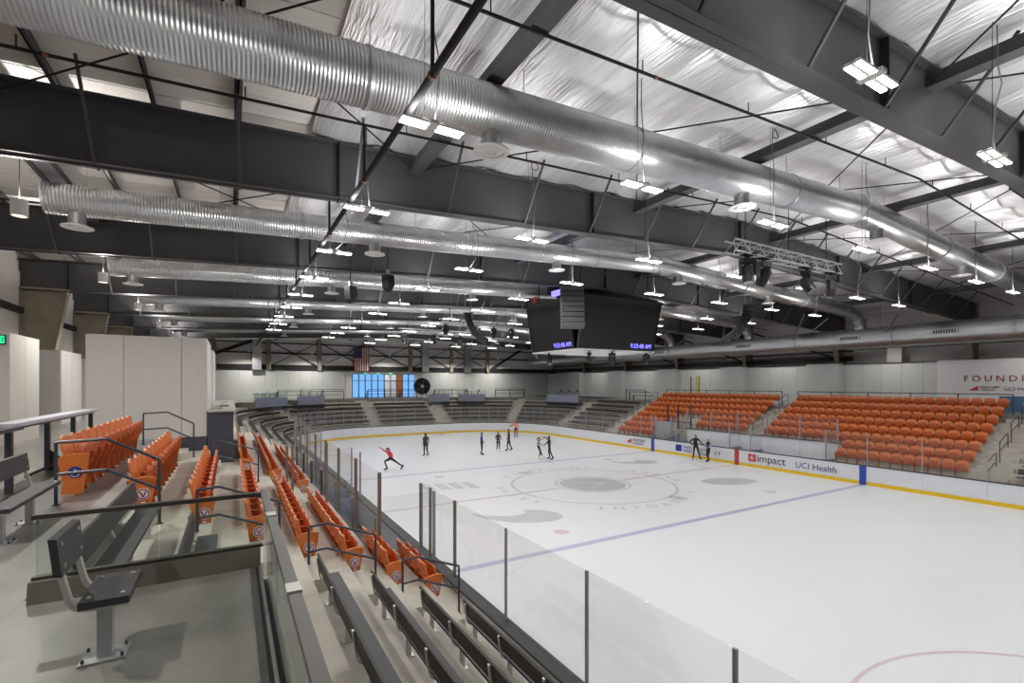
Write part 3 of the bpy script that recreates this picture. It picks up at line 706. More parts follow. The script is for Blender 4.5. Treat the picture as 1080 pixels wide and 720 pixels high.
# ------------------------------------------------------------------ handrails
def handrail(label, pts_top, feet, group, r=.022, m='steel_rail', mid=.45):
    t = thing('handrail', label, 'handrail', feet[0], 0, group)
    part('top_rail', MB().tube(pts_top, r, 8), m, t)
    part('mid_rail', MB().tube([(p[0], p[1], p[2] - mid) for p in pts_top], r, 8), m, t)
    for f, p in zip(feet, (pts_top[0], pts_top[-1])):
        part('post', MB().tube([f, (f[0], f[1], p[2])], r, 8), m, t)
        part('base_plate', MB().lathe([(.05, 0), (.05, .012), (.02, .015)], f, 10), m, t)
    return t
def aisle_rail(side, y, j, label, group, flat_len=.55):
    # from tread j (upper) down to tread j-1
    xa = xf(j) + .72; xb = xf(j) - .46
    s = (lambda d: -d) if side < 0 else (lambda d: W + d)
    za, zb_ = zt(j), zt(j - 1)
    handrail(label, [(s(xa), y, za + .88), (s(xa - flat_len), y, za + .90), (s(xb), y, zb_ + .98)], [(s(xa), y, za), (s(xb), y, zb_)], group)
G = 'blue grey aisle handrails of the near stand'
aisle_rail(-1, -12.05, 7, 'blue grey handrail at the top of the nearest aisle, beside the wheelchair seat', G)
aisle_rail(-1, -12.0, 5, 'blue grey handrail in the nearest aisle behind the platform glass', G, .3)
aisle_rail(-1, -11.9, 3, 'blue grey handrail in the nearest aisle, just outside the platform corner', G, .3)
aisle_rail(-1, -12.05, 1, 'blue grey handrail lowest in the nearest aisle, by the rink glass', G, .3)
aisle_rail(-1, -4.3, 7, 'grey handrail in front of the pale panelled box', G)
aisle_rail(-1, -4.5, 5, 'grey handrail in front of the dark counter', G, .1)
G2 = 'blue aisle handrails of the far stand'
for y, nm in ((.28, 'middle'), (-12.75, 'right-hand'), (13.5, 'left-hand')):
    for j in ((7, 5, 3) if y > -5 else (7, 5, 3, 1)): aisle_rail(1, y, j, f'blue grey handrail by the {ROWW[j]} row in the {nm} aisle of the far stand', G2, .2)
def long_rail(label, pts, z0, h=1.07, sp=2.2, m='steel_rail'):
    t = thing('guard_rail', label, 'rail', (pts[0][0], pts[0][1], z0), 0, 'long guard rails behind the far stand')
    part('top_rail', MB().tube([(x, y, z0 + h) for x, y in pts], .03, 6), m, t)
    part('mid_rail', MB().tube([(x, y, z0 + .5) for x, y in pts], .02, 6), m, t)
    for (a, b_) in zip(pts[:-1], pts[1:]):
        n = max(1, int(math.dist(a, b_) / sp))
        for k in range(n + 1):
            x = a[0] + (b_[0] - a[0]) * k / n; y = a[1] + (b_[1] - a[1]) * k / n; part('post', MB().box(x - .025, x + .025, y - .025, y + .025, z0, z0 + h), m, t)
XRR = W + xf(8) + .15
long_rail('dark guard rail behind the left-hand orange block of the far stand', [(XRR - .1, 12.5), (XRR - .1, .85)], CONC, 1.12); long_rail('dark guard rail behind the right-hand orange block of the far stand', [(XRR - .1, -.4), (XRR - .1, -12.1)], CONC, 1.12)

# ================================================================== DASHER BOARDS AND GLASS
db = struct('dasher_boards'); db['label'] = 'white dasher boards round the ice with yellow kick plate and dark cap'
def board_path():
    """list of (p, q) straight pieces, anticlockwise from the near right along far side, end, near side"""
    segs = []
    P = [(W, -27.6 + 2.45 * k) for k in range(21)]; P = [p for p in P if p[1] < YE - R - .5] + [(W, YE - R)]
    for i in range(1, 13): a = PI / 2 * i / 12; P.append((W - R + R * math.cos(a), YE - R + R * math.sin(a)))
    n = 4
    for i in range(1, n + 1): P.append((W - R - (W - 2 * R) * i / n, YE))
    for i in range(1, 13): a = PI / 2 + PI / 2 * i / 12; P.append((R + R * math.cos(a), YE - R + R * math.sin(a)))
    y = YE - R - .9
    ys = [-20.38 + 2.44 * k for k in range(18)]; ys = [v for v in ys if v < YE - R - .5][::-1]
    P += [(0, v) for v in ys] + [(0, -22.82), (0, -25.26)]
    return list(zip(P[:-1], P[1:]))
BP = board_path()
def wall_piece(mb, p, q, t0, t1, z0, z1, gap=0.0):
    p = Vector((p[0], p[1], 0)); q = Vector((q[0], q[1], 0)); d = (q - p).normalized(); nrm = Vector((d.y, -d.x, 0))   # outward
    p = p + d * gap; q = q - d * gap
    v = [p + nrm * t0, q + nrm * t0, q + nrm * t1, p + nrm * t1]
    v = [(c.x, c.y, z0) for c in v] + [(c.x, c.y, z1) for c in v]
    mb.add(v, [(0, 1, 2, 3)[::-1], (4, 5, 6, 7), (0, 1, 5, 4)[::1], (1, 2, 6, 5), (2, 3, 7, 6), (3, 0, 4, 7)]); return mb
gl = thing('rink_glass', 'clear glass shield panes standing on the boards round the rink', 'glass', (12.95, 0, 1.1))
for p, q in BP:
    m = ((p[0] + q[0]) / 2, (p[1] + q[1]) / 2)
    part('board_panel', wall_piece(MB(), p, q, .0, .10, .0, 1.05, .004), 'board_white', db)
    part('kick_plate', wall_piece(MB(), p, q, -.012, .0, .0, .2), 'kick_yellow', db)
    near = m[0] < .05 and m[1] < YE - R
    part('cap_rail', wall_piece(MB(), p, q, -.02, .27 if near else .12, 1.05, 1.10), 'rubber', db)
    part('outer_panel', wall_piece(MB(), p, q, .12 if not near else .2, .14 if not near else .22, .0, 1.05), 'board_white', db)
    bench_zone = (m[0] < .05 and -9.3 < m[1] < 8.2) or (m[0] > W - .05 and -5.2 < m[1] < 5.6)
    if not bench_zone and not (m[0] < 1 and m[1] < -22):
        end = m[1] > YE - R
        part('glass_pane', wall_piece(MB(), p, q, .05, .062, 1.1, 2.86 if not end else 3.0, .015), 'glass', gl)
        big = near
        mb = MB().box(p[0] - (.03 if near else .0) - (.02 if not near else 0), p[0] + .02, p[1] - .025, p[1] + .025, 1.1, 2.86 if not end else 3.0) if not near else MB().box(-.075, -.035, p[1] - .022, p[1] + .022, 1.08, 2.86)
        part('glass_post', mb, 'post_metal', gl)
for yv, mm in ((-7.77, 'stripe_blue'), (7.77, 'stripe_blue'), (0, 'stripe_red')):
    part('board_stripe', MB().box(W - .016, W - .001, yv - .17, yv + .17, 0, 1.05), mm, db)
# near glass end posts
for yv in (-10.62, -9.0, -8.3): part('glass_post', MB().box(-.09, -.03, yv - .03, yv + .03, 1.08, 2.88), 'post_brown', gl)
# adverts on the far boards (read from the ice)
def ad(s, y, z, size, m): return text('lettering', s, size, m, db, (W - .018, y, z), (0, -1, 0), (0, 0, 1), .002)
ad('MERCURY', 10.1, .62, .34, 'text_black'); ad('INSURANCE', 10.1, .36, .24, 'text_black')
part('emblem', MB().prism([(10.9, .45), (10.25, .45), (10.25, .85)], 'x', W - .02, W - .002), 'red_logo', db)
part('emblem', MB().box(W - .02, W - .002, 4.75, 5.35, .35, .85), 'emblem_blue', db); ad('P', 5.2, .42, .5, 'board_white')
ad('PARK', 4.6, .62, .32, 'text_navy'); ad('WEST', 4.6, .33, .32, 'text_navy'); ad('Housing', 3.2, .68, .2, 'text_black'); ad('Park', 3.2, .48, .2, 'text_black'); ad('Foundation', 3.2, .28, .2, 'text_black')
ad('F T', 1.8, .42, .4, 'text_black')
part('emblem', MB().box(W - .02, W - .002, -1.42, -.88, .38, .88), 'red_logo', db)
part('emblem', MB().box(W - .026, W - .02, -1.2, -1.1, .48, .78).box(W - .026, W - .02, -1.3, -1.0, .58, .68), 'board_white', db)
ad('impact', -1.5, .42, .72, 'text_black'); ad('UCI Health', -4.05, .42, .52, 'text_navy')

# team bench and penalty box enclosures
def bench_box(side, y0, y1, nm):
    s = (lambda d: -d) if side < 0 else (lambda d: W + d)
    t = thing('team_box', f'white walled players box with glass shields, {nm}', 'enclosure', (s(.8), (y0 + y1) / 2, 0))
    hi = 1.42 if side < 0 else 2.0
    n = max(1, round((y1 - y0) / 2.4))
    for k in range(n):
        a = y0 + (y1 - y0) * k / n; c = y0 + (y1 - y0) * (k + 1) / n
        part('back_wall', MB().box(*sorted((s(1.5), s(1.58))), a + .01, c - .01, 0, hi), 'board_white' , t)
        gap = (side < 0 and -5.6 < (a + c) / 2 < -3.4)
        if not gap: part('glass_pane', MB().box(*sorted((s(1.53), s(1.545))), a + .02, c - .02, hi, 3.5), 'glass', t)
        part('glass_post', MB().box(*sorted((s(1.5), s(1.58))), a - .03, a + .03, hi, 3.5), 'post_brown' if side < 0 else 'post_metal', t)
        if side < 0: part('glass_post', MB().box(*sorted((s(1.62), s(1.66))), a - .02, a + .02, hi - .3, 2.4), 'post_brown', t)
    part('glass_post', MB().box(*sorted((s(1.5), s(1.58))), y1 - .03, y1 + .03, hi, 3.5), 'post_metal', t)
    part('sill', MB().box(*sorted((s(1.44), s(1.84 if side < 0 else 1.64))), y0, y1, hi, hi + .04), 'rubber', t)
    for yy in (y0, y1, (y0 + y1) / 2 - .8, (y0 + y1) / 2 + .8):
        part('side_wall', MB().box(*sorted((s(.12), s(1.5))), yy - .04, yy + .04, 0, 1.1), 'grey_blue', t)
        part('side_glass', MB().box(*sorted((s(.2), s(1.45))), yy - .008, yy + .008, 1.1, 2.9), 'glass', t)
        part('glass_post', MB().box(*sorted((s(.12), s(.18))), yy - .03, yy + .03, 1.1, 2.9), 'post_metal', t)
    part('bench_seat', MB().box(*sorted((s(.95), s(1.35))), y0 + .3, (y0 + y1) / 2 - 1.2, .42, .47), 'plank', t); part('bench_seat', MB().box(*sorted((s(.95), s(1.35))), (y0 + y1) / 2 + 1.2, y1 - .3, .42, .47), 'plank', t)
    part('gate', MB().box(*sorted((s(.115), s(.15))), y0 + 1.4, y0 + 2.2, .25, 1.0), 'galvanized_plain', t)
bench_box(-1, -9.5, 8.4, 'on the near side'); bench_box(1, -5.75, 5.5, 'on the far side')
t = thing('rink_gate', 'grey gated entry with tall posts beside the far team box', 'gate', (W + 1.4, 7, 0))
for yy in (5.55, 6.6, 8.3, 8.75): part('gate_post', MB().box(W + .9, W + .98, yy - .05, yy + .05, 0, 2.95), 'post_metal', t)
for yy in (5.9, 7.2, 8.35): part('tall_post', MB().box(W + 2.4, W + 2.5, yy - .05, yy + .05, 1.5, 3.9), 'steel_rail', t)
part('door_leaf', MB().box(W + .9, W + .95, 6.7, 8.2, .1, 2.5), 'galvanized_plain', t); part('side_wall', MB().prism([(W + .2, 0), (W + 3.2, 0), (W + 3.2, 2.0), (W + .2, 1.1)], 'y', 8.5, 8.6), 'grey_blue', t); part('side_wall', MB().prism([(W + .2, 0), (W + 3.2, 0), (W + 3.2, 2.0), (W + .2, 1.1)], 'y', 6.5, 6.58), 'grey_blue', t)
part('rail', MB().beam((W + 2.45, 5.9, 2.4), (W + 2.45, 8.35, 2.4), .05, .1), 'steel_rail', t)
part('floor_slab', MB().box(W + .15, W + 1.9, 5.6, 9.0, -.02, .03), 'subfloor', t)
# glass partition near stand, second aisle
t = thing('glass_partition', 'tall glass partition with dark posts beside the second aisle of the near stand', 'glass', (-2.6, -4.9, zt(1)))
for xx in (-3.15, -3.0, -2.0): part('post', MB().box(xx - .035, xx + .035, -4.95, -4.88, zt(1), 3.75), 'post_brown', t)
part('glass_pane', MB().box(-2.95, -2.03, -4.92, -4.905, zt(2), 3.7), 'glass', t)
for k in range(4):
    yy = -3.4 + 2.4 * k
    t = thing('glass_guard', f'{nth(k)} low glass guard of the row behind the near team box, counted from the aisle', 'glass', (-1.95, yy, zt(2) - .3), 0, 'glass guards behind the near team box')
    part('glass_pane', MB().box(-1.93, -1.918, yy, yy + 2.3, zt(1), zt(1) + 1.2), 'glass', t); part('post', MB().box(-1.97, -1.9, yy - .05, yy + .02, zt(1), zt(1) + 1.3), 'steel_rail', t)
# players things on the near box sill: two small red brown bags
for k, (xx, yy) in enumerate(((-.75, -5.4), (-.8, 1.2))):
    t = thing('equipment_bag', ('dull red bag lying in the near team box, nearer the camera', 'dull red bag lying in the near team box, farther off')[k], 'bag', (xx, yy, .03))
    part('body', MB().tube([(-.0, -.45, .2), (0, -.4, .22), (0, .4, .22), (0, .45, .2)], [.08, .2, .2, .08], 10), 'cloth_plum', t, smooth=True, local=True); part('strap', MB().tube([(0, -.2, .4), (.02, 0, .52), (0, .2, .4)], .015, 6), 'cloth_black', t, local=True)

# ================================================================== PLATFORM: guards, benches, box
def glass_guard(label, p, q, n, z0, z1, grp, base):
    t = thing('glass_guard', label, 'guard', (p[0], p[1], z0), 0, grp)
    P = Vector((p[0], p[1], 0)); Q = Vector((q[0], q[1], 0)); d = (Q - P).normalized()
    for k in range(n):
        a = P + (Q - P) * (k / n) + d * .006; b_ = P + (Q - P) * ((k + 1) / n) - d * .006
        part('glass_pane', MB().beam(a + Vector((0, 0, (z0 + z1) / 2)), b_ + Vector((0, 0, (z0 + z1) / 2)), .012, z1 - z0), 'glass_tint', t)
    return t
gd = glass_guard('low glass guard with a bronze rail on the curb across the platform', (-5.95, PY - .06), (-4.37, PY - .06), 2, CONC + .16, CONC + .645, 'platform glass guards', 0)
part('top_rail', MB().box(-5.97, -4.36, PY - .085, PY - .035, CONC + .64, CONC + .675), 'rail_bronze', gd)
part('base_shoe', MB().box(-5.97, -4.36, PY - .09, PY - .03, CONC + .165, CONC + .19), 'rail_bronze', gd)
gd2 = glass_guard('long glass guard with a steel top rail along the rink edge of the platform', (-4.35, -27.0), (-4.35, PY + .05), 7, CONC - .22, CONC + .645, 'platform glass guards', 0)
part('top_rail', MB().box(-4.38, -4.32, -27.0, PY + .06, CONC + .64, CONC + .675), 'rail_metal', gd2)
part('base_shoe', MB().box(-4.385, -4.315, -27.0, PY + .05, CONC - .34, CONC - .2), 'steel_black', gd2)
part('base_rail', MB().tube([(-4.395, -27, CONC + .01), (-4.395, PY - .2, CONC + .01)], .014, 8), 'rail_metal', gd2)
for k in range(7):
    yy = -26.4 + 1.587 * k; part('rail_clamp', MB().box(-4.385, -4.315, yy - .06, yy + .06, CONC + .635, CONC + .682), 'bracket', gd2)

def post_bench(label, L, loc, rz, nbr, posts):
    """plank seat on square posts with L brackets; local length along Y, facing +X"""
    t = thing('platform_bench', label, 'bench', loc, rz, 'plank benches on square posts')
    P = lambda n, mb, m: part(n, mb, m, t, local=True)
    h = .355
    b = MB(); bm_ = MB().box(.09, .335, 0, L, h, h + .045); sp = P('seat_plank', bm_, 'plank')
    for yy in (.07, L - .07):
        for xx in (.13, .295): part('bolt', MB().lathe([(.013, h + .045), (.012, h + .052), (.004, h + .055)], (xx, yy, 0), 8), 'bracket', sp, local=True)
    bk = P('backrest', MB().prism([(-.015, h + .22), (.025, h + .215), (.0, h + .44), (-.04, h + .445)], 'y', 0, L), 'plank')
    for yy in (.07, L - .07):
        for zz in (.265, .395): part('bolt', MB().beam((.0 - .11 * (zz - .22), yy, h + zz), (.03 - .11 * (zz - .22), yy, h + zz), .022, .022), 'bracket', bk, local=True)
    for k in range(nbr):
        yy = .07 + (L - .14) * k / max(1, nbr - 1)
        q = [(.32, h - .015), (.12, h - .015), (.08, h - .005), (.055, h + .02), (.038, h + .06), (.0, h + .23), (-.03, h + .40)]
        b = MB()
        for (xa, za), (xb, zb_) in zip(q[:-1], q[1:]): b.beam((xa, yy, za), (xb, yy, zb_), .05, .028)
        P('bracket', b, 'bracket')
    for yy in posts:
        P('post', MB().box(.16, .235, yy - .037, yy + .037, 0, h - .01), 'galvanized_plain')
        pp = P('base_plate', MB().box(.08, .31, yy - .10, yy + .10, 0, .012), 'galvanized_plain')
        for xx in (.1, .29):
            for y2 in (yy - .075, yy + .075): part('bolt', MB().lathe([(.009, .012), (.009, .026), (.005, .036)], (xx, y2, 0), 8), 'rail_bronze', pp, local=True)
    return t
post_bench('short black plank seat on a single square post, in the middle of the platform', .50, (-5.50, -17.36, CONC), 0, 2, [.14])
post_bench('black plank bench on two posts at the left edge of the picture', 1.75, (-6.95, -14.15, CONC), 0, 2, [.2, 1.1])

# drink counter on the concourse at the left
t = thing('drink_counter', 'long grey topped drink rail on dark posts behind the wheelchair seats', 'counter', (-7.75, -7.4, CONC))
part('counter_top', MB().box(-7.93, -7.63, -10.4, -4.6, CONC + 1.0, CONC + 1.06), 'counter_top', t); part('edge_beam', MB().box(-7.82, -7.74, -10.4, -4.6, CONC + .94, CONC + 1.0), 'steel_rail', t)
for yy in (-10.1, -8.2, -6.4, -4.8): part('post', MB().box(-7.82, -7.74, yy - .04, yy + .04, CONC, CONC + .94), 'steel_rail', t)
part('gusset', MB().prism([(-7.74, CONC), (-7.35, CONC), (-7.74, CONC + .4)], 'y', -8.25, -8.2), 'steel_black', t); part('foot_rail', MB().tube([(-7.5, -10.4, CONC + .2), (-7.5, -4.6, CONC + .2)], .025, 8), 'steel_black', t)
t = thing('guard_rail', 'dark square guard rail at the left edge of the picture', 'rail', (-7.6, -11.2, CONC))
part('top_rail', MB().box(-7.65, -7.55, -13.5, -10.3, CONC + .96, CONC + 1.02), 'steel_rail', t)
for yy in (-10.75, -12.6): part('post', MB().box(-7.64, -7.56, yy - .04, yy + .04, CONC, CONC + .96), 'steel_rail', t)

# pale panelled box and dark counter
def suite_box(label, y0, y1):
    t = thing('suite_box', label, 'box', (-6.8, (y0 + y1) / 2, CONC), 0, 'pale panelled boxes at the top of the near stand')
    part('core', MB().box(-8.28, -5.33, y0 + .03, y1, CONC + .0, 7.08), 'box_panel', t)
    for xa, xb in ((-8.3, -7.42), (-7.42, -5.98), (-5.98, -5.3)): part('panel', MB().box(xa + .008, xb - .008, y0, y0 + .03, CONC, 7.1), 'box_panel', t)
    part('side_panel', MB().box(-5.33, -5.3, y0 + .01, y1, CONC, 7.1), 'wall_white', t)
    part('base', MB().box(-6.0, -5.3, y0 + .05, y1, zt(5) - .02, CONC), 'box_base', t)
    part('base_strip', MB().box(-6.05, -5.3, y0 - .012, y0 + .0, CONC - .5, CONC + .02), 'box_base', t)
suite_box('big pale panelled box at the top of the near stand', -2.75, .7); suite_box('second pale panelled box hidden behind the first', 3.6, 6.6)
t = thing('counter_booth', 'tall dark grey counter with pale top beside the panelled box', 'counter', (-4.9, 2.0, zt(4)))
part('front', MB().box(-5.28, -4.56, -2.8, 7.5, zt(4) - .02, 4.72), 'box_base', t); part('counter_top', MB().box(-5.29, -4.5, -2.86, 7.6, 4.72, 4.78), 'concrete', t)
t = thing('display_case', 'small clear case standing on the dark counter', 'case', (-5.05, -1.5, 4.78)); part('glass_box', MB().box(-.15, .15, -.35, .35, 0, .12), 'glass_tint', t, local=True); part('base', MB().box(-.17, .17, -.38, .38, 0, .02), 'galvanized_plain', t, local=True)
t = thing('display_case', 'clear box with a dark rim farther back on the dark counter', 'case', (-4.85, .6, 4.78)); part('glass_box', MB().box(-.12, .12, -.3, .3, 0, .18), 'glass_tint', t, local=True); part('base', MB().box(-.14, .14, -.32, .32, 0, .03), 'steel_rail', t, local=True)

# ================================================================== ROOF SERVICES
# ducts (one per bay, following the roof slope), with joint bands, hangers and round diffusers
def duct_axis(x): return 10.52 + .0465 * (sx(x) + 2.8)
def ribbed(mb, pts, r, n=16, pitch=.11, amp=.013):
    P = [Vector(p) for p in pts]; out = []; rad = []
    for a, c in zip(P[:-1], P[1:]):
        L = (c - a).length; k = max(1, int(L / pitch))
        for i in range(k):
            out.append(a + (c - a) * (i / k)); rad.append(r + amp); out.append(a + (c - a) * ((i + .55) / k)); rad.append(r - amp)
    out.append(P[-1]); rad.append(r); return mb.tube(out, rad, n)
DN = ['nearest', 'second', 'third', 'fourth', 'fifth', 'sixth', 'seventh']
for di, (dy, r, x0) in enumerate(((-13.3, .44, -12.2), (-5, .38, -8.6), (3, .38, -8.7), (11, .36, -8.8), (19, .36, -8.8), (27, .36, -8.8), (34.5, .34, -6))):
    t = thing('spiral_duct', f'{DN[di]} silver spiral duct slung across the hall', 'duct', (12.95, dy, duct_axis(12.95)), 0, 'silver spiral ducts across the roof')
    xs = [x0] + [v for v in (-8.6, -2.75, 2.95, 8.85) if v > x0 + 1] + [12.6]
    ax = lambda x: (x, dy, duct_axis(x))
    hi = di < 4
    for k, (a, c) in enumerate(zip(xs[:-1], xs[1:])): part('duct_section', ribbed(MB(), [ax(a), ax(c)], r, 28 if di == 0 else 18, .058 if di == 0 else .07 if hi else .3, .008), 'galvanized', t, smooth=True)
    part('duct_elbow', ribbed(MB(), [ax(12.6), ax(12.95), ax(13.4)], r + .02, 18, .3), 'galvanized', t, smooth=True)
    xr = [13.4, 19.2, 25, 29.6]; rr = r * .95
    for a, c in zip(xr[:-1], xr[1:]): part('duct_section', ribbed(MB(), [ax(a), ax(c)], rr, 18, .15 if hi else .5), 'galvanized', t, smooth=True)
    part('duct_bend', ribbed(MB(), [ax(29.6), (30.6, dy, duct_axis(29.6) - .1), (31.4, dy, duct_axis(29.6) - .4), (31.8, dy, 9.6), (31.9, dy, 9.0)], rr, 18, .2), 'galvanized', t, smooth=True)
    for x in xs[1:-1] + [13.4, 19.2, 25.0]:
        p = Vector(ax(x)); d = Vector((1, 0, .0465 if x < 12.95 else -.0465)).normalized()
        part('joint_band', MB().tube([p - d * .035, p + d * .035], r + .022, 24), 'galvanized_plain', t, smooth=True)
    if x0 > -10: part('end_cap', MB().tube([ax(x0 - .03), ax(x0)], r + .01, 24), 'galvanized_plain', t)
    for k in range(13):
        x = x0 + .8 + k * 2.9
        if x > 28: break
        part('hanger', MB().tube([(x, dy, duct_axis(x) + r), (x, dy, ztop(x) + .12)], .008, 5), 'galvanized_plain', t)
    for k, x in enumerate((-8.0, -.5, 6.9, 14.2, 21.5)):
        if x < x0 + .3: continue
        za = duct_axis(x) - r * .7; zd = duct_axis(x) - r - .28
        q = part('diffuser_neck', MB().tube([(x, dy, za), (x, dy, zd + .02)], .19, 20), 'galvanized', t, smooth=True)
        q2 = part('diffuser', MB().lathe([(.19, .06), (.24, .03), (.33, .0), (.33, -.025), (.25, -.02), (.24, 0)], (x, dy, zd), 28), 'white_paint', t, smooth=True)
        part('diffuser_ring', MB().lathe([(.17, .03), (.17, -.02), (.14, -.035), (.1, -.02), (.1, .02)], (x, dy, zd - .002), 24), 'white_paint', q2, smooth=True)
# main duct along the right wall
t = thing('main_duct', 'large silver duct running along the right side of the hall', 'duct', (31.9, 8, 8.7))
ys = [-30, -24, -18.5, -12.5, -7, -1, 5, 11, 17, 23, 29, 34]
for a, c in zip(ys[:-1], ys[1:]):
    rr = .66 if a < 5 else .6 if a < 20 else .5
    part('duct_section', ribbed(MB(), [(31.9, a, 8.7), (31.9, c, 8.7)], rr, 24, .25, .008), 'galvanized', t, smooth=True)
    part('joint_band', MB().tube([(31.9, a - .05, 8.7), (31.9, a + .05, 8.7)], rr + .02, 24), 'galvanized_plain', t, smooth=True)
part('duct_taper', MB().tube([(31.9, 34, 8.7), (31.9, 35.2, 8.7), (31.9, 36.5, 8.8)], [.5, .42, .34], 20), 'galvanized', t, smooth=True)
for yy in (-9.6, -4.6, 3.2, 12.2, 22):
    g = part('grille_frame', MB().box(31.18, 31.3, yy - .65, yy + .65, 8.55, 8.85), 'galvanized_plain', t)
    for k in range(9): part('grille_slat', MB().box(31.165, 31.18, yy - .55 + .12 * k, yy - .49 + .12 * k, 8.6, 8.8), 'steel_black', g)
for yy in (-13, -6.9, -1.1, 5, 11, 18, 25):
    for s in (-1, 1): part('hanger_strut', MB().beam((31.4 + .5 * s, yy, 8.9), (31.0 + s * 1.6, yy - 1.6, 10.4), .07, .07), 'galvanized_plain', t)
t = thing('drain_pipe', 'thin grey pipe running below the main duct on the right', 'pipe', (34.5, -8, 8.1)); part('pipe', MB().tube([(34.6, -28, 8.25), (34.6, -3.2, 8.25)], .13, 12), 'galvanized_plain', t, smooth=True)
for k in range(8): part('coupling', MB().tube([(34.6, -26 + 3 * k, 8.25), (34.6, -25.8 + 3 * k, 8.25)], .15, 12), 'galvanized_plain', t, smooth=True)

# sprinkler pipes
t = thing('sprinkler_main', 'long dark sprinkler main running down the hall below the rafters', 'pipe', (-2.25, 0, 9.85))
part('pipe', MB().tube([(-2.25, -28, 9.85), (-2.25, 38, 9.85)], .055, 10), 'steel_black', t, smooth=True)
for bi, (ya, yb) in enumerate(bays[1:9]):
    for oy in (2.1, 6.0):
        yy = ya + oy
        part('riser', MB().tube([(-2.25, yy, 9.85), (-2.25, yy, ztop(-2.25) - .42)], .03, 8), 'steel_black', t); part('coupling', MB().tube([(-2.25, yy - .03, 9.85), (-2.25, yy + .03, 9.85)], .066, 10), 'copper', t)
        s = thing('sprinkler_pipe', f'{nth(bi * 2 + (oy > 3))} thin dark sprinkler pipe across the roof, counted from the camera end', 'pipe', (12.95, yy, ztop(12.95) - .42), 0, 'sprinkler pipes under the roof')
        part('pipe', MB().tube([(XL + .5, yy, ztop(XL + .5) - .42), (12.95, yy, ztop(12.95) - .42), (37.5, yy, ztop(37.5) - .42)], .028, 7), 'steel_black', s)
        for k in range(16):
            x = -10.5 + 3.05 * k
            if x > 37: break
            part('sprinkler_head', MB().tube([(x, yy, ztop(x) - .42), (x, yy, ztop(x) - .2)], .012, 5), 'steel_black', s); 
            if k % 3 == 1: part('coupling', MB().tube([(x + .3, yy, ztop(x + .3) - .42), (x + .36, yy, ztop(x + .36) - .42)], .036, 8), 'copper', s)

# LED high bay lights
def led_meshes():
    h = MB().box(-.06, .06, -.15, .15, .0, .05).box(-.16, .16, -.05, .05, .05, .09).box(-.48, .48, -.02, .02, .02, .05)
    fr = MB()
    for sx_ in (-1, 1):
        for sy in (-1, 1): fr.box(sx_ * .285 - .215, sx_ * .285 + .215, sy * .062 - .045, sy * .062 + .045, .004, .035)
    ln = MB().box(-.205, .205, -.036, .036, -.004, .004)
    up = MB().box(-.205, .205, -.03, .03, -.003, .003)
    return h.mesh('housing', 'white_paint'), fr.mesh('frame', 'white_paint'), ln.mesh('lens', 'lens'), up.mesh('added_uplight_lens', 'added_uplight')
LM = led_meshes()
def lamp(name, parent, loc, w, sx_, sy_, up=False, color=(1, .985, .96), spread=PI):
    d = LAMPS.get((name, w)) or bpy.data.lights.new(name, 'AREA'); LAMPS[(name, w)] = d
    d.shape = 'RECTANGLE'; d.size = sx_; d.size_y = sy_; d.energy = w; d.color = color; d.spread = spread
    o = bpy.data.objects.new(name, d); COL.objects.link(o); o.parent = parent; o.location = loc
    if up: o.rotation_euler = (PI, 0, 0)
    return o
LAMPS = {}
def led(x, y, z, label, i):
    t = thing('high_bay_light', label, 'light', (x, y, z), 0, 'LED high bay lights over the ice')
    link('housing', LM[0], t); link('frame', LM[1], t)
    for sx_ in (-1, 1):
        for sy in (-1, 1): link('lens', LM[2], t, (sx_ * .285, sy * .062, 0)); link('added_uplight_lens', LM[3], t, (sx_ * .285, sy * .062, .039))
    lamp('led_light', t, (0, 0, -.012), LED_W, .95, .2); lamp('added_led_uplight', t, (0, 0, .10), LED_FILL_W, .9, .2, True)  # the upward lamp is added fill for the foil ceiling
    H = ztop(x) + .15 - z; w = .10 * math.sin(i * 1.7); q = [(.05, 0, .12), (.04 + w * .5, .03, H * .25), (.02 + w, -.02, H * .5), (w * .4, .02, H * .75), (-.02, 0, H)]
    if i % 5 == 3: q = [(.05, 0, .12), (.3, .1, H * .2), (.42, .1, H * .45), (.35, 0, H * .6), (.15, 0, H * .7), (.1, 0, H)]
    b = MB().tube(q, .011, 5); link('cord', b.mesh('cord', 'cord', True), t)
    link('suspension_wire', MB().tube([(-.12, 0, .12), (-.12, 0, ztop(x) + .26 - z)], .005, 4).mesh('suspension_wire', 'steel_black'), t)
    if i % 3 == 0: link('cord_coil', MB().tube([(.1 + .11 * math.cos(a), .02 * math.sin(2 * a), H - .15 + .11 * math.sin(a)) for a in [k * PI / 6 for k in range(13)]], .014, 5).mesh('cord_coil', 'cord', True), t)
LY = [-26, -22, -18.1, -14.1, -10.0, -5.95, -1.9, 2.1, 6.1, 10.0, 14.0, 18.0, 22.0, 26.0]; LX = [-1.95, 2.5, 6.95, 11.5, 15.95, 20.3, 24.5]
i = 0
for ci, x in enumerate(LX):
    for ri, y in enumerate(LY):
        if (ci == 0 and (ri > 11 or ri < 3)) or (ci in (1, 6) and ri > 12): continue
        if (ci in (0, 1) and ri < 2) or (ci in (3, 4) and ri in (6, 7)): continue
        i += 1
        led(x, y, 9.58, f'LED high bay light, {nth(ri)} from the camera end in the {nth(ci)} line from the left', i)
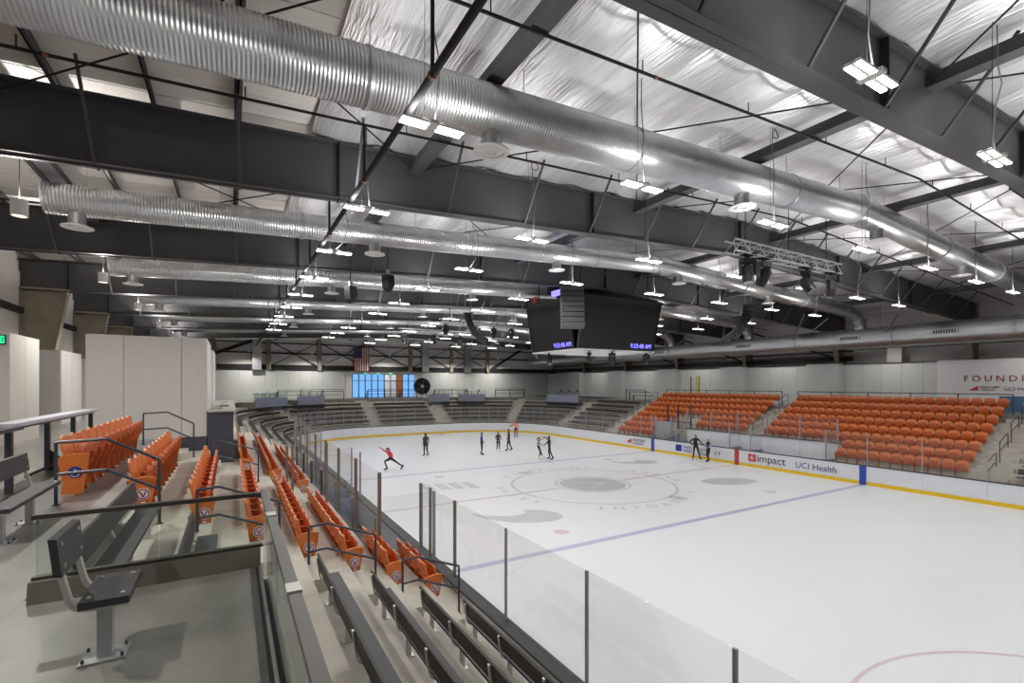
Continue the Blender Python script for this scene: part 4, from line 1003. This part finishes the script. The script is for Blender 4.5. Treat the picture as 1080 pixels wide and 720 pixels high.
# white cylinder pendant lamps over the left concourse, plus rows added as fill at right and end
PEND = [(-8.35, v, 'left concourse', k) for k, v in enumerate((-23.5, -15.6, -7.6, -.2, 6.8, 14.5, 22.2, 29.8))]
PEND += [(34.7, v, 'right concourse (added fill)', k) for k, v in enumerate((-13, -5, 3, 11, 19, 27))] + [(v, 36.9, 'end concourse (added fill)', k) for k, v in enumerate((-3, 3.2, 12, 20.5, 27))]
for px, yy, where, k in PEND:
    z = 9.05
    t = thing('pendant_lamp', f'white cylinder pendant lamp over the {where}, {nth(k)} from the camera end', 'lamp', (px, yy, z), 0, 'white pendant lamps')
    b = MB(); n = 20
    for i in range(n):
        a, c = 2 * PI * i / n, 2 * PI * (i + 1) / n
        b.add([(r * math.cos(q), r * math.sin(q), zz) for r in (.12, .135) for q in (a, c) for zz in (0, .33)], [(0, 1, 3, 2), (4, 6, 7, 5), (0, 2, 6, 4), (1, 5, 7, 3)])
    part('body', b, 'white_paint', t, local=True); part('lens', MB().lathe([(.118, .1), (.118, .11)], n=20), 'pendant_lens', t, local=True); part('gear_tray', MB().lathe([(.118, .12), (.118, .22)], n=20), 'white_paint', t, local=True)
    part('cable', MB().tube([(0, 0, .22), (0, 0, ztop(px) - z + .3)], .008, 5), 'steel_black', t, local=True)
    lamp('pendant_light', t, (0, 0, .0), PENDANT_W if px < 0 and yy < 33 else 62.0 if px > 30 else 190.0, .16, .16, color=(1, .95, .88), spread=2.6)
    if px < 0 and yy < 33: lamp('added_pendant_uplight', t, (0, 0, .335), PENDANT_FILL_W, .16, .16, True, color=(1, .95, .88))  # added fill thrown up at the white deck

# ================================================================== SCOREBOARD, TRUSSES, SPEAKERS
t = thing('scoreboard', 'black four sided video scoreboard hanging over centre ice', 'scoreboard', (12.95, 0, 7.3))
Z0, Z1 = 7.45, 10.0
def face(x0, y0, x1, y1, ox, oy, nm):
    # tilted screen: bottom edge (x0,y0)-(x1,y1) at Z0, top edge moved outwards by (ox,oy)
    P = [Vector((x0, y0, Z0)), Vector((x1, y1, Z0)), Vector((x1 + ox, y1 + oy, Z1)), Vector((x0 + ox, y0 + oy, Z1))]
    n = (P[1] - P[0]).cross(P[3] - P[0]).normalized()
    b = MB(); b.add(P + [p - n * .16 for p in P], [(0, 1, 2, 3), (7, 6, 5, 4), (1, 0, 4, 5), (2, 1, 5, 6), (3, 2, 6, 7), (0, 3, 7, 4)])
    s = part('screen', b, 'screen', t)
    for a, c in ((0, 1), (1, 2), (2, 3), (3, 0)): part('bezel', MB().beam(P[a], P[c], .06, .06), 'black_plastic', s)
    r = (P[1] - P[0]).normalized(); u = (P[3] - P[0]).normalized()
    text('clock_digits', '9:33:48 AM', .33, 'screen_text', s, P[1] - r * 1.75 + u * .12 + n * .01, r, u, .002)
    return P, r, u, n
face(10.3, -2.1, 15.5, -2.1, 0, -.6, 'front'); P_, r_, u_, n_ = face(10.35, 2.05, 10.35, -1.75, -.5, 0, 'left'); face(15.5, 2.1, 10.3, 2.1, 0, .6, 'back'); face(15.6, -1.75, 15.6, 2.05, .5, 0, 'right')
part('top_frame', MB().box(10.2, 15.7, -2.0, 2.0, 9.75, 9.9).box(10.0, 15.9, -2.5, -2.3, 10.0, 10.1).box(10.0, 15.9, 2.3, 2.5, 10.0, 10.1), 'black_plastic', t)
part('core', MB().box(10.9, 15.0, -1.6, 1.6, 7.6, 9.8), 'black_plastic', t)
part('bottom_tray', MB().prism([(10.3, -2.1), (15.6, -2.1), (15.6, 2.1), (10.3, 2.1)], 'z', 7.36, 7.42), 'white_paint', t)
for xx in (10.6, 15.3):
    for yy in (-1.9, 1.9): part('hoist_cable', MB().tube([(xx, yy, 9.9), (xx, yy, ztop(12) - .2)], .03, 6), 'steel_black', t)
sg = part('name_sign', MB().box(9.72, 9.8, -1.9, -.6, 10.15, 10.42), 'screen_text', t)
part('small_sign', MB().box(9.8, 9.9, 1.0, 1.35, 10.12, 10.42), 'red_logo', t)
text('lettering', 'FIVEPOINT ARENA', .14, 'board_white', t, (9.71, -.62, 10.22), (0, -1, 0), (0, 0, 1), .002)
t = thing('hoist_unit', 'black winch housing above the scoreboard', 'machine', (14, 1.5, 11)); part('housing', MB().box(14.0, 19.4, 1.2, 2.4, 10.5, 11.4), 'black_plastic', t); part('bracket', MB().box(11.4, 14.0, 1.4, 2.2, 10.9, 11.3).box(12.2, 12.5, 1.2, 2.4, 10.5, 11.6), 'steel_black', t); part('drum', MB().tube([(12.6, 1.8, 11.0), (13.8, 1.8, 11.0)], .28, 14), 'galvanized_plain', t, smooth=True)
# stage lamps under the scoreboard and on trusses
def stage_lamp(x, y, z, label, yaw=0, tilt=.5, s=1.0, lit=False):
    t = thing('stage_light', label, 'stage light', (x, y, z), yaw, 'black moving stage lights')
    P = lambda n, mb, m: part(n, mb, m, t, local=True)
    P('base', MB().box(-.17 * s, .17 * s, -.12 * s, .12 * s, -.12 * s, 0), 'black_plastic')
    P('yoke', MB().box(-.2 * s, -.16 * s, -.06 * s, .06 * s, -.42 * s, -.1 * s).box(.16 * s, .2 * s, -.06 * s, .06 * s, -.42 * s, -.1 * s).box(-.2 * s, .2 * s, -.06 * s, .06 * s, -.14 * s, -.1 * s), 'black_plastic')
    d = Vector((0, -math.sin(tilt), -math.cos(tilt))); c = Vector((0, 0, -.38 * s))
    P('head', MB().tube([c - d * .22 * s, c - d * .16 * s, c + d * .12 * s, c + d * .24 * s], [.09 * s, .14 * s, .15 * s, .13 * s], 16), 'black_plastic')
    P('lens_face', MB().tube([c + d * .235 * s, c + d * .25 * s], .115 * s, 16), 'galvanized_plain')
    P('clamp', MB().box(-.05 * s, .05 * s, -.03 * s, .03 * s, 0, .11).box(-.2, .2, -.2, .2, .10, .13), 'steel_black')
for k, (x, y, z) in enumerate(((10.6, .9, 7.36), (11.4, -1.6, 7.36), (12.7, -1.9, 7.36), (15.2, -1.9, 7.36))):
    stage_lamp(x, y, z - .1, f'{nth(k)} black stage light from the left under the scoreboard', k, .5 + .3 * (k % 2), .9)
def truss(label, x0, x1, y, z, grp):
    t = thing('lighting_truss', label, 'truss', ((x0 + x1) / 2, y, z), 0, grp)
    w = .16; c = [(y - w, z), (y + w, z), (y - w, z + .32), (y + w, z + .32)]
    for yy, zz in c: part('chord', MB().tube([(x0, yy, zz), (x1, yy, zz)], .028, 7), 'white_paint', t)
    n = int((x1 - x0) / .36)
    for (a, b_) in ((0, 1), (2, 3), (0, 2), (1, 3)):
        mb = MB()
        for k in range(n):
            xa = x0 + (x1 - x0) * k / n; xb = x0 + (x1 - x0) * (k + 1) / n
            p, q = (c[a], c[b_]) if k % 2 == 0 else (c[b_], c[a])
            mb.tube([(xa, p[0], p[1]), (xb, q[0], q[1])], .016, 5, cap=False)
        o = part('lattice', mb, 'white_paint', t)
    for xx in (x0 + .7, (x0 + x1) / 2, x1 - .7): part('chain', MB().tube([(xx, y, z + .3), (xx, y, ztop(xx) + (.10 if y < 12 else .05))], .015, 5), 'steel_black', t)
    return t
truss('white lattice truss with stage lights at the upper right', 7.75, 13.6, -12.35, 9.45, 'white lighting trusses')
for k, (x, tl) in enumerate(((8.55, .2), (9.35, -.5), (11.7, .6), (13.2, -.2))): stage_lamp(x, -12.35, 9.33, f'{nth(k)} black stage light from the left on the upper right truss', .4 * k - .5, tl, 1.15)
truss('white lattice truss left of the scoreboard, the nearer of two', 7.6, 13.4, 9.5, 9.75, 'white lighting trusses'); truss('white lattice truss left of the scoreboard, the farther of two', 6.5, 12.6, 15.2, 9.6, 'white lighting trusses')
for k, x in enumerate((8.0, 10.3, 11.7, 13.2)): stage_lamp(x, 9.5, 9.63, f'{nth(k)} black stage light from the left on the nearer left truss', k, .3, 1.1)
for k, x in enumerate((6.9, 9.4, 11.6)): stage_lamp(x, 15.2, 9.48, f'{nth(k)} black stage light from the left on the farther left truss', k, .2, 1.1)
def line_array(label, top, n, step, curve, yaw, w=.95, h=.23, mm='black_plastic'):
    t = thing('line_array_speaker', label, 'speaker', top, yaw, 'hanging line array speakers')
    p = Vector((0, 0, 0)); a = 0
    for k in range(n):
        a += curve; d = Vector((math.sin(a), 0, -math.cos(a)))
        f = Vector((math.cos(a), 0, math.sin(a)))
        v = []
        for (dx, dz) in ((-.2, .0), (.2, .0), (.2, h), (-.2, h)):
            for s in (-1, 1): q = p + f * dx + d * dz; v.append((q.x, s * w / 2, q.z))
        b = MB(); b.add(v, [(0, 2, 3, 1), (2, 4, 5, 3), (4, 6, 7, 5), (6, 0, 1, 7), (0, 6, 4, 2), (1, 3, 5, 7)])
        part('speaker_cabinet', b, mm, t, local=True)
        g = MB(); q0 = p + f * .201 + d * .03; q1 = p + f * .201 + d * (h - .03)
        g.beam(q0, q1, .0 + w * .9, .01); 
        p = p + d * step
    part('fly_bar', MB().box(-.3, .3, -.1, .1, .0, .08), 'black_plastic', t, local=True)
    for s in (-.2, .2): part('hoist_cable', MB().tube([(s, 0, .05), (s, 0, ztop(top[0]) + .10 - top[2])], .014, 5), 'galvanized_plain', t, local=True)
mat('speaker_grey', (74, 74, 74), .5)
line_array('grey stacked line array speaker hanging in front of the scoreboard', (8.45, -4.0, 9.95), 8, .235, .02, -2.0, 1.0, .2, 'speaker_grey')
line_array('curved black line array speaker left of the scoreboard', (8.15, 6.2, 10.0), 10, .225, .11, math.radians(-30), .5)
line_array('curved black line array speaker right of the scoreboard', (22.4, -3.2, 10.35), 10, .26, .11, math.radians(150), .5)
for k, (x, y, z) in enumerate(((.5, -3.0, 9.75), (-.75, -2.4, 9.3))):
    t = thing('hanging_speaker', ('black speaker on a clamp below the second duct, the right one', 'black speaker on a clamp below the second duct, the left one')[k], 'speaker', (x, y, z), .4)
    part('cabinet', MB().prism([(-.16, 0), (.16, 0), (.2, -.35), (.05, -.62), (-.12, -.5)], 'y', -.17, .17), 'black_plastic', t, local=True); part('clamp', MB().box(-.05, .05, -.05, .05, 0, .22), 'galvanized_plain', t, local=True); part('hanger', MB().tube([(0, 0, .2), (0, 0, ztop(x) + .26 - z)], .015, 5), 'steel_black', t, local=True)

# flag and round fan at the end wall
t = thing('flag', 'american flag hanging vertically on the far end wall', 'flag', (9.05, YW - .75, 10.0))
for k in range(13):
    xa = 8.15 + 1.8 * k / 13; z1 = 10.0 if k >= 7 else 8.75
    part('stripe', MB().box(xa, xa + 1.8 / 13, YW - .78 + .02 * math.sin(k), YW - .74 + .02 * math.sin(k), 7.2, z1), 'flag_red' if k % 2 == 0 else 'flag_white', t)
cn = part('canton', MB().box(8.15, 8.15 + 1.8 * 7 / 13, YW - .78, YW - .74, 8.75, 10.0), 'flag_blue', t)
for a in range(5):
    for c in range(6):
        s = [(8.24 + .165 * c + (.03 if k % 2 == 0 else .012) * math.sin(k * PI / 5), 8.87 + .25 * a + (.03 if k % 2 == 0 else .012) * math.cos(k * PI / 5)) for k in range(10)]
        part('star', MB().prism(s, 'y', YW - .79, YW - .779), 'flag_white', cn)
part('pole', MB().tube([(8.0, YW - .76, 10.02), (10.1, YW - .76, 10.02)], .02, 6), 'steel_black', t)
t = thing('drum_fan', 'big round black drum fan in front of the far end wall', 'fan', (16.45, 38.0, CONC))
part('drum', MB().tube([(16.45, 38.2, 5.35), (16.45, 37.7, 5.35)], [1.02, 1.05], 32, False), 'black_plastic', t, smooth=True)
part('back_plate', MB().tube([(16.45, 38.22, 5.35), (16.45, 38.2, 5.35)], 1.02, 32), 'steel_black', t)
for rr in (1.03, .78, .5, .25): part('guard_ring', MB().tube([(16.45 + rr * math.cos(a), 37.68, 5.35 + rr * math.sin(a)) for a in [k * PI / 16 for k in range(33)]], .045 if rr > 1 else .02, 6), 'steel_rail', t)
part('hub', MB().tube([(16.45, 38.0, 5.35), (16.45, 37.64, 5.35)], .2, 14), 'galvanized_plain', t)
for k in range(5):
    a = k * 2 * PI / 5; part('blade', MB().beam((16.45 + .15 * math.cos(a), 37.9, 5.35 + .15 * math.sin(a)), (16.45 + .95 * math.cos(a), 37.9, 5.35 + .95 * math.sin(a)), .03, .3), 'rubber', t)
for s in (-1, 1): part('leg', MB().beam((16.45 + .7 * s, 37.95, CONC), (16.45 + .6 * s, 37.95, 4.6), .08, .08), 'steel_black', t)

# ================================================================== PEOPLE ON THE ICE
def person(label, loc, rz, pose, top, bottom, hair, H=1.72, boots='boot_black', pony=False, sleeves=True, vest=None):
    """local frame: faces +X, left is +Y. pose: overrides of joints (metres at 1.72 m height)"""
    s = H / 1.72
    J = dict(pelvis=(0, 0, .98), spine=(0, 0, 1.14), chest=(0, 0, 1.34), neck=(.0, 0, 1.48), head=(.03, 0, 1.60), crown=(.02, 0, 1.70),
             shL=(0, .18, 1.42), elL=(-.03, .24, 1.14), wrL=(.05, .25, .90), shR=(0, -.18, 1.42), elR=(-.03, -.24, 1.14), wrR=(.05, -.25, .90),
             hipL=(0, .09, .93), knL=(.03, .11, .52), anL=(-.02, .12, .15), toL=(.13, .13, .10), hipR=(0, -.09, .93), knR=(.03, -.11, .52), anR=(-.02, -.12, .15), toR=(.13, -.13, .10))
    J.update(pose)
    names = list(J); idx = {n: i for i, n in enumerate(names)}
    RAD = dict(pelvis=.135, spine=.12, chest=.145, neck=.052, head=.088, crown=.06, shL=.066, shR=.066, elL=.043, elR=.043, wrL=.029, wrR=.029, hipL=.094, hipR=.094, knL=.062, knR=.062, anL=.043, anR=.043, toL=.04, toR=.04)
    E = [('pelvis', 'spine'), ('spine', 'chest'), ('chest', 'neck'), ('neck', 'head'), ('head', 'crown'), ('chest', 'shL'), ('shL', 'elL'), ('elL', 'wrL'), ('chest', 'shR'), ('shR', 'elR'), ('elR', 'wrR'),
         ('pelvis', 'hipL'), ('hipL', 'knL'), ('knL', 'anL'), ('anL', 'toL'), ('pelvis', 'hipR'), ('hipR', 'knR'), ('knR', 'anR'), ('anR', 'toR')]
    me = bpy.data.meshes.new('body_cage'); me.from_pydata([Vector(J[n]) * s for n in names], [(idx[a], idx[b_]) for a, b_ in E], [])
    o = bpy.data.objects.new('body_cage', me); COL.objects.link(o)
    sk = o.modifiers.new('skin', 'SKIN'); ss = o.modifiers.new('sub', 'SUBSURF'); ss.levels = 1
    for n in names:
        v = me.skin_vertices[0].data[idx[n]]; v.radius = (RAD[n] * s, RAD[n] * s * (.8 if n in ('chest', 'spine') else 1)); v.use_root = (n == 'pelvis')
    dg = bpy.context.evaluated_depsgraph_get(); dg.update()
    bm = bpy.data.meshes.new_from_object(o.evaluated_get(dg)); bpy.data.objects.remove(o)
    V = [tuple(v.co) for v in bm.vertices]; F = [tuple(p.vertices) for p in bm.polygons]; bpy.data.meshes.remove(bm)
    mats = [top, bottom, 'skin', boots] + ([vest] if vest else [])
    zone = {('pelvis', 'spine'): 0, ('spine', 'chest'): 0, ('chest', 'neck'): 0, ('neck', 'head'): 2, ('head', 'crown'): 2, ('anL', 'toL'): 3, ('anR', 'toR'): 3}
    for a, b_ in E:
        if (a, b_) in zone: continue
        zone[(a, b_)] = 0 if a[:2] in ('sh', 'ch') or (a[:2] == 'el' and sleeves) else 2 if a[:2] == 'el' else 1
    def near(c):
        best = None
        for a, b_ in E:
            A = Vector(J[a]) * s; B = Vector(J[b_]) * s; d = B - A; t = max(0, min(1, (c - A).dot(d) / max(1e-9, d.length_squared)))
            q = ((c - (A + d * t)).length - RAD[a] * s * .6, a, b_, t)
            if best is None or q < best: best = q
        return best[1], best[2], best[3]
    mb = MB(); mb.v = V; mb.f = F
    mb.m = []
    for f in F:
        c = sum((Vector(V[i]) for i in f), Vector()) / len(f); a, b_, t = near(c); k = zone[(a, b_)]
        if (a, b_) == ('pelvis', 'spine') and t < .25: k = 1
        if vest and (a, b_) in (('spine', 'chest'), ('chest', 'neck'), ('pelvis', 'spine'), ('chest', 'shL'), ('chest', 'shR')) and k == 0: k = 4
        mb.m.append(k)
    # hands: palm and five separate fingers
    mb.mi = 2
    for sd in 'LR':
        w = Vector(J['wr' + sd]) * s; e = Vector(J['el' + sd]) * s; d = (w - e).normalized(); a, b_ = mb.frame(d)
        mb.tube([w - d * .02, w + d * .03, w + d * .085], [.026 * s, .036 * s, .034 * s], 8)
        for k in range(4):
            o_ = a * (.024 - .016 * k); L = (.068, .078, .074, .058)[k]
            mb.tube([w + d * .08 + o_, w + d * (.08 + L * .5) + o_ + b_ * .006, w + d * (.08 + L) + o_ + b_ * .022], [.0095, .0085, .007], 5)
        mb.tube([w + d * .03 + a * .028, w + d * .06 + a * .05, w + d * .09 + a * .055 + b_ * .01], [.011, .010, .008], 5)
    # face: nose, brow, mouth, ears
    hc = Vector(J['head']) * s; up = (Vector(J['crown']) - Vector(J['neck'])).normalized(); fw = Vector((1, 0, 0)); fw = (fw - up * fw.dot(up)).normalized(); sd = up.cross(fw)
    mb.tube([hc + fw * .085 + up * .02, hc + fw * .108 - up * .015, hc + fw * .09 - up * .025], [.008, .014, .01], 6)
    for q in (-1, 1):
        mb.tube([hc + sd * q * .085 + up * .02, hc + sd * q * .098, hc + sd * q * .086 - up * .03], [.012, .018, .01], 6)
    t = thing('person', label, 'person', loc, rz, 'people on the ice')
    body = part('body', mb, mats, t, smooth=True, local=True)
    ey = MB()
    for q in (-1, 1): ey.tube([hc + fw * .078 + sd * q * .032 + up * .012, hc + fw * .09 + sd * q * .032 + up * .012], .009, 6)
    ey.tube([hc + fw * .086 - up * .05 - sd * .02, hc + fw * .086 - up * .05 + sd * .02], .005, 5)
    part('facial_features', ey, 'hair_dark', t, local=True)
    hb = MB(); n = 12; rows = 6
    pv = []
    for i in range(rows + 1):
        ph = PI * .60 * i / rows
        for k in range(n):
            th = 2 * PI * k / n; lim = ph * (.62 if math.cos(th) > .35 else 1.0)
            r = .106 * s * math.sin(lim) + .001; pv.append(hc + up * (.02 + .108 * s * math.cos(lim)) + fw * (r * math.cos(th) - .008) + sd * r * math.sin(th) * .92)
    hf = [(i * n + k, (i + 1) * n + k, (i + 1) * n + (k + 1) % n, i * n + (k + 1) % n) for i in range(rows) for k in range(n)]
    hb.add(pv, hf)
    if pony: hb.tube([hc - fw * .09 + up * .05, hc - fw * .15 + up * .02, hc - fw * .16 - up * .1, hc - fw * .13 - up * .2], [.03, .036, .03, .01], 7)
    part('hair', hb, hair, t, smooth=True, local=True)
    for q in 'LR':
        an = Vector(J['an' + q]) * s; to = Vector(J['to' + q]) * s; d = (to - an); d = d.normalized()
        bl = MB(); dn = Vector((0, 0, -1)); a0 = an - d * .06; a1 = to + d * .08
        bl.beam(a0 + dn * .105, a1 + dn * .065, .006, .03)
        for c in (.2, .75): p = a0 + (a1 - a0) * c; bl.beam(p + dn * .04, p + dn * .09, .02, .02)
        b = MB(); b.tube([an + Vector((0, 0, .10)), an, an + d * .02 + dn * .02], [.052, .055, .05], 8); b.tube([an - d * .05 + dn * .02, to + d * .05 + dn * .01], [.05, .042], 8)
        k = part('skate', b, boots, t, smooth=True, local=True); part('blade', bl, 'blade', k, local=True)
    return t
LEFT, RIGHT, TOCAM, AWAY = math.radians(149.7), math.radians(-30.3), math.radians(-120.3), math.radians(59.7)
person('skater in a red top lunging with one arm stretched up', (4.3, 9.95, .01), LEFT,
       dict(pelvis=(-.05, 0, .80), spine=(.0, 0, .95), chest=(.08, 0, 1.12), neck=(.14, 0, 1.24), head=(.18, 0, 1.36), crown=(.18, 0, 1.46), shL=(.10, .17, 1.18), elL=(.36, .22, 1.36), wrL=(.60, .24, 1.54), shR=(.06, -.17, 1.18), elR=(-.08, -.3, 1.0), wrR=(-.05, -.42, .85),
            hipL=(-.05, .09, .76), knL=(.32, .12, .62), anL=(.16, .12, .16), toL=(.30, .13, .11), hipR=(-.07, -.09, .76), knR=(-.42, -.12, .50), anR=(-.80, -.14, .24), toR=(-.70, -.14, .12)), 'cloth_red', 'cloth_black', 'hair_dark', 1.72, pony=True)
person('skater in all black standing alone left of the group of three', (8.46, 14.65, .01), math.radians(100), dict(elL=(-.06, .22, 1.14), wrL=(-.04, .24, .92), knR=(.0, -.11, .52), anR=(-.12, -.12, .16), toR=(.02, -.13, .1)), 'cloth_dark', 'cloth_black', 'hair_dark', 1.80)
person('skater in a blue jacket, leftmost of the group of three', (12.45, 12.89, .01), RIGHT, dict(elR=(.0, -.26, 1.16), wrR=(.14, -.2, 1.0), elL=(.0, .26, 1.16), wrL=(.14, .2, 1.0)), 'cloth_blue', 'cloth_black', 'hair_dark', 1.78)
person('slim skater in dark top with long hair, middle of the group of three', (14.47, 13.86, .01), math.radians(-95), dict(elR=(.02, -.24, 1.14), wrR=(.18, -.1, 1.02), elL=(.02, .24, 1.14), wrL=(.18, .1, 1.02)), 'cloth_plum', 'cloth_black', 'hair_brown', 1.66, 'boot_white', True)
person('tall man in dark clothes, rightmost of the group of three', (15.5, 13.89, .01), LEFT, dict(knL=(.12, .11, .53), anL=(.10, .12, .15), toL=(.25, .13, .1), knR=(-.08, -.11, .52), anR=(-.24, -.12, .17), toR=(-.10, -.13, .1), elL=(.02, .24, 1.14), wrL=(.16, .22, .94)), 'cloth_dark', 'cloth_black', 'hair_brown', 1.84)
person('skater in an orange vest pointing with one arm near the end boards', (21.11, 22.19, .01), TOCAM, dict(elR=(.1, -.40, 1.26), wrR=(.15, -.64, 1.22)), 'cloth_black', 'cloth_black', 'hair_dark', 1.74, vest='cloth_orange')
person('ice dancer in a grey top holding the hands of a partner in black', (15.18, 8.82, .01), math.radians(-40), dict(pelvis=(-.06, 0, .96), spine=(-.08, 0, 1.12), chest=(-.07, 0, 1.3), elL=(.16, .2, 1.52), wrL=(.40, .14, 1.62), elR=(.2, -.22, 1.16), wrR=(.44, -.18, 1.06), knL=(.10, .1, .52), anL=(-.02, .12, .15), knR=(.16, -.1, .56), anR=(.30, -.1, .26), toR=(.45, -.1, .24)), 'cloth_grey', 'cloth_black', 'hair_brown', 1.66, 'boot_white', True)
person('ice dancer in black with short dark hair holding the hands of the grey one', (15.85, 8.44, .01), math.radians(140), dict(elR=(.2, -.22, 1.50), wrR=(.42, -.16, 1.60), elL=(.2, .24, 1.18), wrL=(.40, .2, 1.06), knR=(.05, -.13, .52), knL=(-.10, .13, .52), anL=(-.28, .18, .16), toL=(-.14, .22, .1)), 'cloth_black', 'cloth_black', 'hair_dark', 1.76, sleeves=True)
person('tall person in black with a hand on the hip beside the far boards', (25.2, 2.9, .01), TOCAM, dict(elR=(-.06, -.40, 1.16), wrR=(.03, -.2, 1.0), elL=(.05, .36, 1.18), wrL=(.12, .56, .98), hipL=(0, .1, .93), knL=(.02, .2, .52), anL=(-.02, .30, .15), toL=(.1, .36, .1), anR=(-.02, -.16, .15), toR=(.1, -.2, .1)), 'cloth_black', 'cloth_black', 'hair_brown', 1.86)
person('shorter fair haired person with pale blue sleeves and dark vest by the far boards', (25.1, 1.7, .01), math.radians(170), dict(knL=(.1, .1, .53), anL=(.12, .12, .15), toL=(.27, .13, .1), anR=(-.14, -.12, .15), toR=(.0, -.13, .1), elL=(.12, .26, 1.18), wrL=(.26, .2, 1.1)), 'cloth_lightblue', 'cloth_black', 'hair_blond', 1.66, vest='cloth_black')

bake_text()
